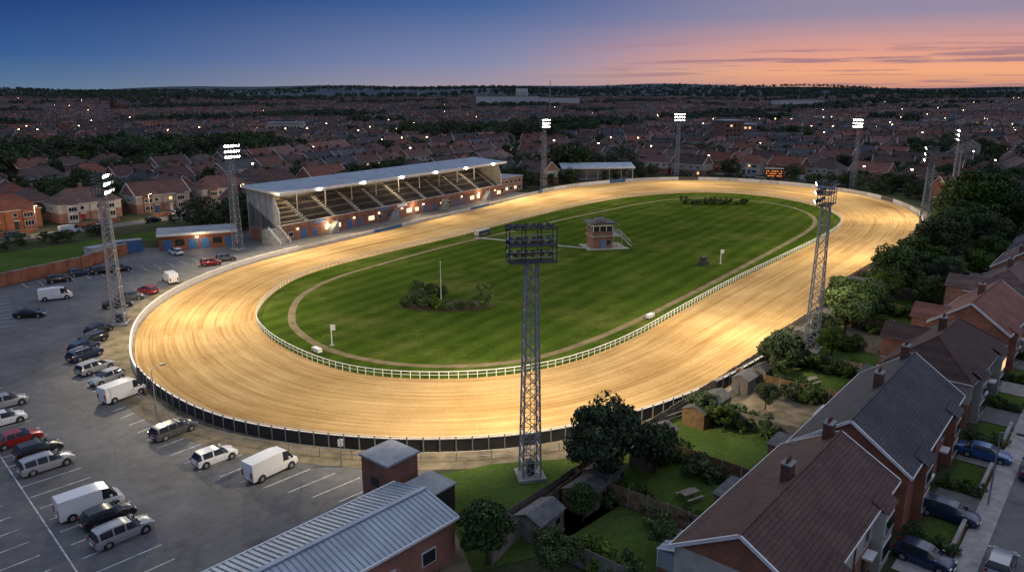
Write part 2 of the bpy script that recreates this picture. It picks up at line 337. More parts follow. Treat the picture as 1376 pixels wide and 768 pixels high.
# ------------------------------------------------------------ floodlight masts
FL=60000
def mast(P,Ht,lit=True):
    aim=np.array(P); C=(out+inn)/2; j=int(np.argmin(np.linalg.norm(C-aim,axis=1)))
    d=C[j]-aim; ang=math.atan2(d[1],d[0])
    mb=MB(); hb,ht=.85,.5; z1=Ht-3.2; nS=14
    mb.box(-1.3,-1.3,0,1.3,1.3,.35,'concrete')
    zs=[.35+(z1-.35)*(k/nS) for k in range(nS+1)]
    def c(k,q):
        w=hb+(ht-hb)*k/nS; s=((-1,-1),(1,-1),(1,1),(-1,1))[q%4]; return (s[0]*w,s[1]*w,zs[k])
    for q in range(4):
        mb.tube(c(0,q),c(nS,q),.085,.075,4,'galv')
        for k in range(nS):
            mb.tube(c(k,q),c(k+1,q+1),.04,.04,4,'galv',False); mb.tube(c(k,q+1),c(k+1,q),.04,.04,4,'galv',False)
            mb.tube(c(k+1,q),c(k+1,q+1),.04,.04,4,'galv',False)
    for s in (-.2,.2): mb.tube((-hb-.1,s,.4),(-ht-.1,s,z1),.03,.03,4,'galv',False)
    mb.box(-.4,-.3,.35,.4,.3,1.7,'dark_metal')
    w=2.1
    for lv in (0,1.5,3.0):
        z=z1+lv
        for (a,b_) in (((-.7,-w),(-.7,w)),((.7,-w),(.7,w)),((-.7,-w),(.7,-w)),((-.7,w),(.7,w))):
            mb.tube((*a,z),(*b_,z),.07,.07,4,'dark_metal')
        if lv<3:
            for q in range(7): mb.box(-.7+q*.21,-w,z+.02,-.6+q*.21,w,z+.07,'dark_metal')
            for (a,b_) in (((-.75,-w),(-.75,w)),((-.75,-w),(.7,-w)),((-.75,w),(.7,w))):
                mb.tube((*a,z+1),(*b_,z+1),.03,.03,4,'galv',False); mb.tube((*a,z+.55),(*b_,z+.55),.025,.025,4,'galv',False)
    for y in (-w,-w/3,w/3,w):
        for x in (-.7,.7): mb.tube((x,y,z1),(x,y,z1+3.2),.05,.05,4,'dark_metal')
    R0=mb.M
    for lv in (.55,1.75,2.95):
        for k in range(6):
            y=-w+.35+k*(2*w-.7)/5+random.uniform(-.05,.05)
            yaw=(k-2.5)*.2
            mb.M=Matrix.Translation((.95,y,z1+lv))@Matrix.Rotation(yaw,4,'Z')@Matrix.Rotation(math.radians(24),4,'Y')
            mb.box(-.28,-.2,-.2,0,.2,.2,'dark_metal')
            mb.tube((0,0,0),(.2,0,0),.16,.34,8,'dark_metal',False)
            mb.poly([(.16,.27*math.cos(t),.27*math.sin(t)) for t in [i*math.pi/4 for i in range(8)]],'lamp' if lit else 'glass')
            mb.M=R0
    mb.obj('floodlight_mast',(P[0],P[1],0),ang)
    for sgn in (-11,11):
        t=C[(j+sgn)%NC]*.75+np.array(inn[(j+sgn)%NC])*.25
        l=bpy.data.lights.new('flood','SPOT'); l.energy=FL; l.color=(1,.83,.57); l.spot_size=math.radians(102); l.spot_blend=1; l.shadow_soft_size=.8
        o=bpy.data.objects.new('floodlight_lamp',l); S.collection.objects.link(o)
        dd=d/np.linalg.norm(d)
        o.location=(P[0]+dd[0]*2.2,P[1]+dd[1]*2.2,Ht-1)
        o.rotation_euler=(Vector((t[0],t[1],0))-o.location).to_track_quat('-Z','Y').to_euler()
for P,h in (((1.7,63.6),24),((-61.5,111.6),23.5),((-63.6,169.5),24),((11.8,278),26),((70,319),27),((127.5,279),26),((124,209),25.5),((85.5,153),24.7),((42.2,99.5),23.8)):
    mast(P,h)
# ------------------------------------------------------------ grandstand
g=MB(); LS=100; BD=11.2
g.box(0,.0,0,LS,.3,3.2,'brick')
g.box(0,.3,3.0,LS,BD-1,3.2,'concrete')
NR=13; TD=.76; TR=.46
for k in range(NR):
    y=.8+k*TD; z=3.4+k*TR
    g.box(0,y,3.1,LS,y+TD if k<NR-1 else BD,z,'concrete_dark')
g.box(0,-.25,2.9,LS,.02,4.0,'brick'); g.box(0,-.27,4.0,LS,.04,4.12,'white_wall')
for k in range(12):
    if k in(1,4,5,9): g.box(2+k*8.2,-.29,3.1,6.5+k*8.2,-.25,3.9,['red_paint','blue_paint','white_paint'][k%3])
x=1.0; blk=0
while x<LS-8:
    xe=min(x+8.2,LS-1)
    for k in range(NR-1):
        y=.8+k*TD; z=3.4+k*TR
        g.box(x,y-.03,z-TR*.55,xe,y-.002,z-.05,'cream' if k%2 else 'white_wall')
        xs=x
        while xs<xe-.4:
            c='seat_dark' if (k+blk)%3 else 'seat_grey'
            if blk==0: c='cream' if k%2 else 'seat_grey'
            g.box(xs,y+.12,z+.3,xs+.46,y+.5,z+.36,c); g.box(xs,y+.5,z+.3,xs+.46,y+.56,z+.72,c)
            xs+=.56
    for k in range(NR-1):
        y=.8+k*TD; z=3.4+k*TR; g.box(xe+.15,y-.35,z-TR,xe+1.35,y,z-TR/2,'white_paint')
    x=xe+1.5; blk+=1
g.box(0,BD,0,LS,BD+.3,12.8,'cladding')
for xx in (0,LS-.25):
    for dx in (0,.25):
        g.poly([(xx+dx,BD,0),(xx+dx,BD,12.7),(xx+dx,2.2,12.15),(xx+dx,0.3,7.2),(xx+dx,.3,0)],'cladding')
    g.poly([(xx,2.2,12.15),(xx+.25,2.2,12.15),(xx+.25,.3,7.2),(xx,.3,7.2)],'white_paint'); g.poly([(xx,.3,7.2),(xx+.25,.3,7.2),(xx+.25,.3,0),(xx,.3,0)],'white_paint')
g.box(-.06,.3,0,-.003,BD,2.9,'brick')
for k in range(6): g.box(-.1,.6+k*2,2.9,-.004,.7+k*2,11.6 if k else 8,'galv')
for xx in range(0,101,10):
    g.box(xx+.3,5.2,5.8,xx+.5,5.4,12.3,'white_wall')
    g.poly([(xx+.3,-1,11.6),(xx+.3,5.2,10.9),(xx+.3,5.2,12.2),(xx+.3,-1,11.95)],'galv')
RB=BD+.8
def rz(y): return 12+ (y+1.2)*.085
g.poly([(-.8,-1.2,12),(LS+.8,-1.2,12),(LS+.8,RB,rz(RB)),(-.8,RB,rz(RB))],'roof_metal')
g.poly([(-.8,-1.2,11.8),(-.8,RB,rz(RB)-.2),(LS+.8,RB,rz(RB)-.2),(LS+.8,-1.2,11.8)],'cladding')
for k in range(0,102):
    xx=-.8+k; g.poly([(xx,-1.2,12.05),(xx+.12,-1.2,12.05),(xx+.12,RB,rz(RB)+.05),(xx,RB,rz(RB)+.05)],'galv')
g.box(-.85,-1.4,11.45,LS+.85,-1.2,12.15,'white_paint')
g.poly([(-.86,-1.4,11.45),(-.86,-1.4,12.15),(-.86,RB,rz(RB)+.06),(-.86,RB,rz(RB)-.5)],'white_paint')
for k in range(24):
    xx=2.2+k*4.1
    if k%4==1: g.box(xx,-.06,0,xx+1.8,0,2.3,'blue_paint')
    elif k%4==3: g.box(xx,-.05,.9,xx+2.4,0,2.2,'white_paint'); g.box(xx+.1,-.08,1.0,xx+2.3,-.05,2.1,'stand_lit')
    elif k%4==0: g.box(xx,-.05,.9,xx+1.6,0,2.1,'white_paint'); g.box(xx+.08,-.08,1,xx+1.5,-.05,2.0,'stand_lit' if k%8 else 'glass')
    else: g.box(xx,-.06,0,xx+1.1,0,2.2,'blue_paint')
for k in range(12): g.box(-3.4,-3.6+k*.33,0,-.3,-3.27+k*.33,.28*(k+1),'concrete')
g.box(-3.4,.36,0,-.3,3,3.3,'concrete')
for xx in (-3.4,-.3):
    g.tube((xx,-3.6,1.1),(xx,.4,4.3),.05,.05,4,'white_paint'); g.tube((xx,-3.6,.6),(xx,.4,3.8),.04,.04,4,'white_paint')
    for k in range(5): g.tube((xx,-3.5+k*.95,.2+k*.8),(xx,-3.5+k*.95,1.2+k*.8),.04,.04,4,'white_paint')
for k in range(4):
    x0=14+k*24
    for i in range(10): g.box(x0+i*.33,-2.2,0,x0+(i+1)*.33,-.3,.3*(i+1),'concrete')
    g.tube((x0,-2.2,1.0),(x0+3.3,-2.2,4.0),.05,.05,4,'white_paint')
lampx=[12,28,44,60,76,92]
for xx in lampx: g.box(xx-.5,-1.75,11.55,xx+.5,-1.4,12.0,'lamp')
for xx in range(5,100,10): g.box(xx-.6,3,11.7,xx+.6,3.2,11.8,'lamp_warm'); g.box(xx-.2,-.4,2.55,xx+.2,-.31,2.7,'lamp_warm')
g.obj('grandstand',(A0[0],A0[1],0),SANG)
def light(kind,name,loc,e,col=(1,.75,.45),target=None,size=.3,spot=100):
    l=bpy.data.lights.new(name,kind); l.energy=e; l.color=col; l.shadow_soft_size=size
    if kind=='SPOT': l.spot_size=math.radians(spot); l.spot_blend=1
    o=bpy.data.objects.new(name,l); o.location=loc; S.collection.objects.link(o)
    if target is not None: o.rotation_euler=(Vector(target)-Vector(loc)).to_track_quat('-Z','Y').to_euler()
for xx in lampx[::2]+[92]:
    light('SPOT','roof_floodlight',(*SP(xx+4,-2.2),11.4),28000,(1,.83,.57),(*SP(xx+4,-24),0),.5,115)
for xx in (15,50,85):
    light('POINT','terrace_light',(*SP(xx,2.5),11.0),1500); light('POINT','bulkhead_light',(*SP(xx,-1.5),2.6),350)
e=MB(); e.box(0,0,0,16,9,5.2,'brick','flat_roof'); e.box(-.3,-.3,5.2,16.3,9.3,5.5,'flat_roof')
for k in range(5):
    e.box(1+k*3,-.06,.9,2.6+k*3,0,2.1,'white_paint'); e.box(1.1+k*3,-.09,1,2.5+k*3,-.06,2,'stand_lit' if k%2 else 'glass'); e.box(1+k*3,-.06,3.3,2.6+k*3,0,4.5,'white_paint'); e.box(1.1+k*3,-.09,3.4,2.5+k*3,-.06,4.4,'glass')
e.obj('clubhouse',(*SP(103,3),0),SANG)
e=MB(); e.box(0,5,0,30,5.3,5.6,'render_wall'); e.box(0,0,0,.2,5,5.2,'render_wall'); e.box(29.8,0,0,30,5,5.2,'render_wall')
e.poly([(-.6,-1.2,5.3),(30.6,-1.2,5.3),(30.6,6,6.8),(-.6,6,6.8)],'roof_metal'); e.poly([(-.6,-1.2,5.15),(-.6,6,6.65),(30.6,6,6.65),(30.6,-1.2,5.15)],'white_wall'); e.box(-.6,-1.3,4.8,30.6,-1.2,5.35,'white_paint')
for k in range(7): e.box(k*4.95,-.2,0,k*4.95+.15,0,5.1,'white_paint')
for k in range(5): e.box(.2,1+k*.8,0,29.8,1.8+k*.8,.3+.3*k,'concrete')
e.obj('covered_stand',(21,311,0),math.radians(6))
e=MB()
for x in (-2.7,2.7): e.box(x-.12,-.1,0,x+.12,.1,2,'dark_metal')
e.box(-3.5,-.2,1.8,3.5,.2,5.4,'black_board'); e.box(-3.6,-.22,5.4,3.6,.22,5.7,'white_paint')
for r in range(3):
    for k in range(9):
        if (r*7+k*3)%5: e.box(-3.1+k*.7,-.24,2.4+r*.95,-2.75+k*.7,-.2,2.65+r*.95,'display')
e.obj('scoreboard',(107,305.5,0),math.radians(-18))
# ------------------------------------------------------------ infield objects
e=MB()
e.box(-2.4,-2.4,0,2.4,2.4,2.9,'brick_dark'); e.box(-2.7,-2.7,2.9,4.6,2.7,3.1,'concrete')
e.box(-2.4,-2.4,3.1,2.4,2.4,4.1,'brick_dark'); e.box(-2.3,-2.3,4.1,2.3,2.3,5.3,'glass'); e.box(-2.4,-2.4,5.3,2.4,2.4,5.8,'white_wall')
for s in (-2.4,-.85,.75,2.28):
    e.box(s,-2.42,4.1,s+.12,-2.3,5.3,'white_wall'); e.box(s,2.3,4.1,s+.12,2.42,5.3,'white_wall'); e.box(-2.42,s,4.1,-2.3,s+.12,5.3,'white_wall'); e.box(2.3,s,4.1,2.42,s+.12,5.3,'white_wall')
e.box(-3.2,-3.2,5.8,3.2,3.2,6.15,'black_board'); e.box(-1.2,-1,6.15,1.2,1,6.9,'felt')
e.box(-.5,-2.46,0,.5,-2.4,2.1,'blue_paint'); e.box(1,-2.46,1,1.9,-2.4,2,'glass')
for (a,b_) in (((2.5,-2.6),(4.5,-2.6)),((4.5,-2.6),(4.5,2.6)),((2.5,2.6),(4.5,2.6))):
    for z in (3.6,4.1): e.tube((*a,z),(*b_,z),.04,.04,4,'galv')
for x,y in ((4.5,-2.6),(4.5,2.6),(4.5,0)): e.tube((x,y,0),(x,y,4.1),.07,.07,4,'galv')
for k in range(10): e.box(4.6+k*.3,-1.2,2.85-k*.3,4.95+k*.3,0,2.95-k*.3,'concrete')
for s in(-1.2,0): e.tube((4.6,s,4),(7.6,s,1),.04,.04,4,'galv')
e.box(-4,-4,.1,6,3.6,.16,'concrete')
e.obj('judges_tower',(20.6,172.5,.0),math.radians(12))
sheet('infield_footpath',[(17,170),(17,171.4),(-9,184.5),(-9.6,183.2)],.12,'concrete')
def trap(loc,rot,c='galv',L=5.5,sc=1):
    e=MB(); e.box(-L/2,-.7,.35,L/2,.7,.5,c); e.box(-L/2,-.7,1.35,L/2,.7,1.45,c)
    for k in range(7):
        x=-L/2+k*L/6; e.box(x-.04,-.7,.5,x+.04,.7,1.35,c)
    e.box(-L/2,.62,.5,L/2,.7,1.35,'blue_paint' if c=='galv' else c)
    for x in (-L/2+.6,L/2-.6):
        for y in (-.75,.75): e.tube((x,y-.08,.3),(x,y+.08,.3),.3,.3,10,'tyre')
    e.tube((L/2,0,.4),(L/2+1.2,0,.4),.05,.05,4,'galv')
    e.obj('greyhound_starting_trap',loc,rot).scale=(sc,sc,sc)
trap((-7.5,187,.08),math.radians(58)); trap((22.2,114.6,.08),math.radians(52),'white_paint',3.4,.5); trap((-27.2,98.2,.08),math.radians(-45),'white_paint',3.2,.5)
for x,y in ((-25.8,101.2),(44.2,154)):
    e=MB(); e.tube((0,0,0),(0,0,3.1),.08,.07,8,'white_paint'); e.box(-.1,-.05,2.3,.6,.05,3.1,'white_paint'); e.box(-.3,-.3,0,.3,.3,.12,'concrete'); e.obj('marker_post',(x,y,.08))
e=MB(); e.box(-.9,-.6,0,.9,.6,1.0,'black_board'); e.box(-.7,-.5,1.0,.2,.5,1.9,'black_board'); e.box(-.66,-.52,1.2,.15,-.5,1.7,'glass'); e.obj('timing_camera_box',(40.3,152.5,.08),.5)
e=MB(); e.tube((0,0,0),(0,0,7),.07,.04,8,'white_paint'); e.tube((0,0,7),(0,0,7.15),.1,.1,8,'white_paint'); e.box(-.3,-.3,0,.3,.3,.15,'concrete'); e.obj('flagpole',(-12.3,124.5,.08))
# ------------------------------------------------------------ trees
def tree_mesh(name,Ht,R,ncl,nl,ls,seed,trunk=.3,mat='leaf',limbs=9,base=.3):
    rng=np.random.RandomState(seed); mb=MB(); zc=Ht*(base+(1-base)/2); rz_=Ht*(1-base)/2
    if trunk>0:
        p=Vector((0,0,0)); r=Ht*.028+(.03 if Ht>1 else 0)
        for k in range(4):
            q=Vector((rng.uniform(-.15,.15)*Ht*.1,rng.uniform(-.15,.15)*Ht*.1,Ht*.17*(k+1))); mb.tube(p,q,r,r*.75,7,'bark'); p=q;r*=.75
    cs=[]
    for k in range(ncl):
        d=rng.normal(size=3); d/=np.linalg.norm(d); rr=rng.uniform(.3,.85)**.6
        lump=1+.25*math.sin(3*math.atan2(d[1],d[0])+seed)
        cs.append(np.array((d[0]*R*rr*lump,d[1]*R*rr*lump,zc+d[2]*rz_*rr)))
    if trunk>0:
        for k in range(min(limbs,ncl)):
            z0=Ht*rng.uniform(.2,.5); c=cs[k]; mb.tube((0,0,z0),c*.9,Ht*.014,Ht*.003,5,'bark')
    cs=np.array(cs); nT=nl
    ci=rng.randint(0,ncl,nT); rc=R*rng.uniform(.22,.42,ncl)
    d=rng.normal(size=(nT,3)); d/=np.linalg.norm(d,axis=1)[:,None]
    pos=cs[ci]+d*(rc[ci]*rng.uniform(.55,1.08,nT))[:,None]*np.array((1,1,.8))
    pos[:,2]=np.maximum(pos[:,2],ls*.4)
    nrm=d+rng.normal(size=(nT,3))*.6; nrm/=np.linalg.norm(nrm,axis=1)[:,None]
    a=np.cross(nrm,rng.normal(size=(nT,3))); a/=np.linalg.norm(a,axis=1)[:,None]; bb=np.cross(nrm,a)
    s=(ls*rng.uniform(.6,1.4,nT))[:,None]
    V=np.stack([pos+a*s*.6,pos+bb*s*.36,pos-a*s*.6,pos-bb*s*.36],1).reshape(-1,3)
    k0=len(mb.v); mb.v+=[tuple(x) for x in V.tolist()]; i=mb.mi(mat)
    mb.f+=[(k0+4*q,k0+4*q+1,k0+4*q+2,k0+4*q+3) for q in range(nT)]; mb.m+=[i]*nT
    return mb.mesh(name)
T_big=tree_mesh('tree_big',7.7,3.7,42,14000,.3,1,mat='leaf_dark')
T_med=[tree_mesh('tree_med%d'%k,6,2.7,28,6500,.28,10+k,mat=['leaf','leaf_dark','leaf_dark'][k]) for k in range(3)]
T_tall=tree_mesh('tree_tall',14,6.5,50,10000,.55,20,mat='leaf_dark')
B_sh=[tree_mesh('bush%d'%k,1.6,1.2,14,1500,.18,30+k,trunk=0,mat=['leaf','leaf_dark','leaf'][k],base=.02) for k in range(3)]
CON=tree_mesh('conifer',3.2,1.15,20,3200,.18,44,trunk=.1,mat='leaf',base=.03)
def put(me,name,x,y,sc=1,z=0,rot=None): return place(me,name,(x,y,z),random.uniform(0,6.28) if rot is None else rot,sc)
put(T_big,'broadleaf_tree',8.6,61.0,1.08)
for (x,y,k,s) in ((13.6,64.2,1,.8),(-1.9,50.0,1,.85),(3.0,48.5,0,.65),(33.6,88,1,1.05),(36.5,91.5,2,.8),(20.8,75.5,2,.62),(22.5,73,0,.55),(49.5,105.5,0,1.25),(52,113,2,1.25),(55,110,1,1.1),(66,125,1,1.55),(71,131,2,1.35),(62,121,0,1.0),(82,141,1,1.9),(86,147,0,1.6),(92,156,1,1.8),(97,164,0,1.6),(102,170,2,1.5),(44,97,1,.7),(29,79,2,.55),(76,137,0,1.5),(58,116,1,1.0),(12,51,2,.5),(106,166,1,1.4),(88,138,0,1.1),(112,172,0,1.4),(70,121,1,.9),(98,150,2,1.2),(78,130,1,1.1),(6,56,1,.55),(45,103,2,.75)):
    put(T_med[k],'garden_tree',x,y,s)
for x,y,s in ((115,184,1.2),(122,193,1.0),(134,205,1.0),(108,176,.75),(128,183,.85),(141,195,.85)): put(T_tall,'broadleaf_tree',x,y,s)
e=[( -11.2+8.2*math.cos(t),122+3.6*math.sin(t)) for t in np.linspace(0,2*math.pi,40,endpoint=False)]
sheet('flower_bed',e,.13,'soil')
for x,y,k,s in ((-16.9,123.4,0,1.25),(-14.8,120.6,2,1.2),(-12.7,119.7,0,1.2),(-10.4,119.5,2,1.0),(-8.6,120.2,1,.8),(-7,120.4,2,.8),(-17.9,121.2,0,1.0),(-15.8,124.4,1,1.4),(-11.5,122.4,0,.8)): put(B_sh[k],'shrub',x,y,s,.08)
put(CON,'conifer_shrub',-4.9,120.6,1.4,.08); put(CON,'conifer_shrub',-13.4,121.2,.75,.08); put(B_sh[1],'shrub',-15.6,127,2.1,.08); put(B_sh[1],'shrub',-13.2,128,1.6,.08)
for k in range(9): put(B_sh[1 if k%3 else 0],'shrub',56.5+k*2.4,243+(-1)**k*1.0-k*.2,random.uniform(.9,1.6),.08)
# ------------------------------------------------------------ houses
def house(L=15,W=8.5,he=5.3,hr=8.3,roof='gable',rt='tile_brown',bays=True,seed=0,detail=True,wallm='brick',ext=''):
    rng=random.Random(seed); b=MB(); hl=L/2;hw=W/2; ov=.35
    b.box(-hl,-hw,0,hl,hw,he,wallm)
    if rng.random()<.3: b.box(-hl-.02,-hw-.02,2.7,hl+.02,hw+.02,he-.01,'render_wall')
    sl=(hr-he)/hw
    if roof=='gable':
        for s in (-1,1):
            ye=s*(hw+ov); ze=he-sl*ov
            b.poly([(-hl-.3,ye,ze+.15),(hl+.3,ye,ze+.15),(hl+.3,0,hr+.15),(-hl-.3,0,hr+.15)],rt)
            b.poly([(-hl-.3,ye,ze),(hl+.3,ye,ze),(hl+.3,0,hr),(-hl-.3,0,hr)],'white_paint')
            b.box(-hl-.3,ye-.06,ze-.02,hl+.3,ye+.06,ze+.14,'white_paint')
            for x in (-hl-.34,hl+.3):
                b.poly([(x,ye,ze-.1),(x,ye,ze+.18),(x,0,hr+.18),(x,0,hr-.1)],'white_paint'); b.poly([(x+.04,ye,ze-.1),(x+.04,ye,ze+.18),(x+.04,0,hr+.18),(x+.04,0,hr-.1)],'white_paint')
                b.poly([(x-.03,ye,ze+.19),(x+.12,ye,ze+.19),(x+.12,0,hr+.19),(x-.03,0,hr+.19)],'white_paint')
        for x in (-hl,hl): b.poly([(x,-hw,he),(x,hw,he),(x,0,hr)],wallm)
        b.tube((-hl-.3,0,hr+.14),(hl+.3,0,hr+.14),.12,.12,6,rt)
    else:
        e0=he-sl*ov; X=hl+ov;Y=hw+ov; rx=hl-hw*.9
        b.poly([(-X,-Y,e0),(X,-Y,e0),(rx,0,hr),(-rx,0,hr)],rt); b.poly([(X,Y,e0),(-X,Y,e0),(-rx,0,hr),(rx,0,hr)],rt)
        b.poly([(X,-Y,e0),(X,Y,e0),(rx,0,hr)],rt); b.poly([(-X,Y,e0),(-X,-Y,e0),(-rx,0,hr)],rt)
        b.box(-X,-Y,e0-.15,X,Y,e0-.005,'white_paint')
        b.tube((-rx,0,hr),(rx,0,hr),.12,.12,6,'tile_red' if rt!='slate' else 'slate')
        if detail:
            for sx in (-1,1):
                for sy in (-1,1): b.tube((sx*X,sy*Y,e0),(sx*rx,0,hr),.09,.09,5,'tile_red' if rt!='slate' else 'slate')
    def win(x0,z0,w,h,s,off=0,n=2):
        y=s*(hw+off); y1=y+s*.05; y2=y+s*.07
        b.box(x0,min(y,y1),z0,x0+w,max(y,y1),z0+h,'white_paint')
        g_='window_lit' if rng.random()<.08 else 'glass'
        pw=(w-.08*(n+1))/n
        for k in range(n):
            xx=x0+.08+k*(pw+.08); b.box(xx,min(y1,y2),z0+.08,xx+pw,max(y1,y2),z0+h-.08,g_)
        if detail: b.box(x0-.08,min(y,y+s*.12),z0-.1,x0+w+.08,max(y,y+s*.12),z0-.004,'concrete')
    for s in (-1,1):
        for c in (-1,1):
            cx=c*hl*.5
            if s<0 and bays:
                bw=2.6; x0=cx+c*.9-bw/2
                b.box(x0,-hw-.75,0,x0+bw,-hw+.0,he-.35,wallm if rng.random()<.6 else 'render_wall')
                b.poly([(x0-.15,-hw-.95,he-.35),(x0+bw+.15,-hw-.95,he-.35),(x0+bw+.15,-hw+.3,he+.45),(x0-.15,-hw+.3,he+.45)],rt)
                win(x0+.15,.8,bw-.3,1.4,-1,.75,3); win(x0+.15,3.1,bw-.3,1.25,-1,.75,3)
                dx=cx-c*2.0-.5
                b.box(dx,-hw-.06,0,dx+1,-hw,2.1,rng.choice(['white_paint','blue_paint','red_paint','dark_metal']))
                b.box(dx-.2,-hw-.7,2.2,dx+1.2,-hw,2.35,'white_paint')
                win(dx-.1,3.3,1.1,1.05,-1,0,1)
            else:
                win(cx-2.6,.9,1.8,1.25,s); win(cx+.6,.0 if s>0 else .9,1.6,2.1 if s>0 else 1.25,s); win(cx-2.4,3.3,1.4,1.1,s); win(cx+.8,3.3,1.4,1.1,s)
    for x in (-hl,hl):
        sx=-1 if x<0 else 1
        b.box(min(x,x+sx*.05),-.5,3.4,max(x,x+sx*.05),.4,4.4,'white_paint'); b.box(min(x+sx*.05,x+sx*.07),-.42,3.48,max(x+sx*.05,x+sx*.07),.32,4.32,'glass')
    for cx in ([0] if roof!='gable' else [-hl*.02,hl*.92,-hl*.92][:rng.choice([1,2,3])]):
        b.box(cx-.5,.3,hr-1.2,cx+.5,1.0,hr+1.0,'brick_dark'); b.box(cx-.56,.24,hr+1.0,cx+.56,1.06,hr+1.12,'concrete')
        for q in (-.3,0,.3): b.tube((cx+q,.65,hr+1.12),(cx+q,.65,hr+1.5),.11,.09,6,'tile_red')
    if detail:
        b.tube((-.3,-hw-.08,0),(-.3,-hw-.08,he-.3),.05,.05,5,'dark_metal'); b.tube((.4,hw+.08,0),(.4,hw+.08,he-.3),.05,.05,5,'dark_metal')
        b.tube((.3,.65,hr+1.1),(.3,.65,hr+2.6),.025,.025,4,'galv')
        for q in range(5): b.tube((.05+q*.1,.4,hr+2.5),(.05+q*.1,.9,hr+2.5),.015,.015,3,'galv')
    for c,kind in zip((-1,1),ext):
        w=rng.uniform(2.8,3.8); x0=c*hl*.5-w/2; d=rng.uniform(2.6,3.6)
        if kind=='c':
            b.box(x0,hw,0,x0+w,hw+d,.6,wallm); b.box(x0+.04,hw,.6,x0+w-.04,hw+d-.04,2.1,'conservatory_glass')
            b.poly([(x0-.1,hw+d+.1,2.1),(x0+w+.1,hw+d+.1,2.1),(x0+w+.1,hw,2.9),(x0-.1,hw,2.9)],'conservatory_glass')
            for q in range(6):
                xx=x0+q*w/5; b.tube((xx,hw+d+.08,2.14),(xx,hw,2.94),.04,.04,4,'white_paint',False); b.box(xx-.04,hw+d-.06,.6,xx+.04,hw+d+.0,2.1,'white_paint')
        elif kind=='f':
            b.box(x0,hw,0,x0+w,hw+d,2.5,wallm); b.box(x0-.15,hw+.01,2.5,x0+w+.15,hw+d+.2,2.65,'felt'); b.box(x0+.5,hw+d,.2,x0+w-.5,hw+d+.05,2.1,'white_paint'); b.box(x0+.6,hw+d+.05,.3,x0+w-.6,hw+d+.07,2.0,'glass')
        elif kind=='g':
            w=3.8;x0=c*hl*.5-w/2;xm=x0+w/2; ze=he-.3; zr_=ze+1.5; ye=hw+d
            b.box(x0,hw,0,x0+w,ye,ze,wallm); b.poly([(x0,ye,ze),(x0+w,ye,ze),(xm,ye,zr_)],wallm)
            for sx in (-1,1):
                xe=xm+sx*(w/2+.25); b.poly([(xe,ye+.25,ze-.15),(xm,ye+.25,zr_+.1),(xm,hw-2.4,zr_+.1),(xe,hw-.2,ze-.15)],rt)
                b.poly([(xe,ye+.26,ze-.3),(xe,ye+.26,ze-.1),(xm,ye+.26,zr_+.14),(xm,ye+.26,zr_-.08)],'white_paint')
            b.box(xm-.7,ye,3.1,xm+.7,ye+.05,4.2,'white_paint'); b.box(xm-.6,ye+.05,3.2,xm+.6,ye+.07,4.1,'glass')
    return b
O=np.array((11.5,44.9)); D=np.array((.65,.76)); Rr=np.array((.76,-.65)); HANG=math.atan2(.76,.65)
def P(t,n): p=O+D*t+Rr*n; return (p[0],p[1])
rows=[(-.5,18.6,'gable','tile_brown',8.0,4.4,0,9,'cf'),(20.2,41.5,'gable','slate',8.7,4.7,.01,9.4,'fc'),(46.5,64,'hip','tile_brown',8.5,5.2,-.03,9,'fg'),(68,84.5,'gable','tile_red',8.6,5.8,-.05,9,'gf'),(90.5,107,'hip','tile_brown',8.5,6.2,-.05,9.4,'gc'),(112,127,'gable','tile_brown',8.5,6,0,9,'ff'),(133,149,'hip','slate',8.5,5.5,.03,9,'ff')]
for k,(a,c,rf,rt,hr,nn_,dr,W,ex) in enumerate(rows):
    house(c-a,W,5.4,hr,rf,rt,True,100+k,True,'brick',ex).obj('brick_house',(*P((a+c)/2,nn_),0),HANG+dr)
rows2=[(-10,6),(11,27),(32,48),(54,70),(76,92),(98,113)]
for k,(a,c) in enumerate(rows2):
    house(c-a,9,5.4,8.4,'hip' if k%2 else 'gable','tile_brown',True,200+k,True).obj('brick_house',(*P((a+c)/2,36),0),HANG+math.pi)
def pstrip(name,t0,t1,n0,n1,z,mat): return sheet(name,[P(t0,n0),P(t1,n0),P(t1,n1),P(t0,n1)],z,mat)
pstrip('residential_street',-30,165,15.3,21.5,.03,'asphalt')
k_=MB()
for n0,n1 in ((13.6,15.3),(21.5,23.2)):
    q=[P(-30,n0),P(165,n0),P(165,n1),P(-30,n1)]
    k_.poly([(*p,.13) for p in q],'slabs')
    for i in range(4): k_.poly([(*q[i],0),(*q[(i+1)%4],0),(*q[(i+1)%4],.13),(*q[i],.13)],'concrete')
k_.obj('pavement')
def fence(p,q,name='garden_fence',h=1.8,m='wood'):
    p=np.array(p);q=np.array(q); L=np.linalg.norm(q-p); a=math.atan2(*(q-p)[::-1]); e=MB(); n=max(1,int(L/1.83)); w=L/n
    for k in range(n):
        hh=h+random.uniform(-.06,.06)
        e.box(k*w+.05,-.02,.05,(k+1)*w-.05,.02,hh,m); e.box(k*w-.05,-.05,0,k*w+.05,.05,h+.1,'concrete' if m=='wood' else m)
        e.box(k*w+.05,-.05,.4,(k+1)*w-.05,-.021,.5,m); e.box(k*w+.05,-.05,1.3,(k+1)*w-.05,-.021,1.4,m)
    e.obj(name,(p[0],p[1],0),a)
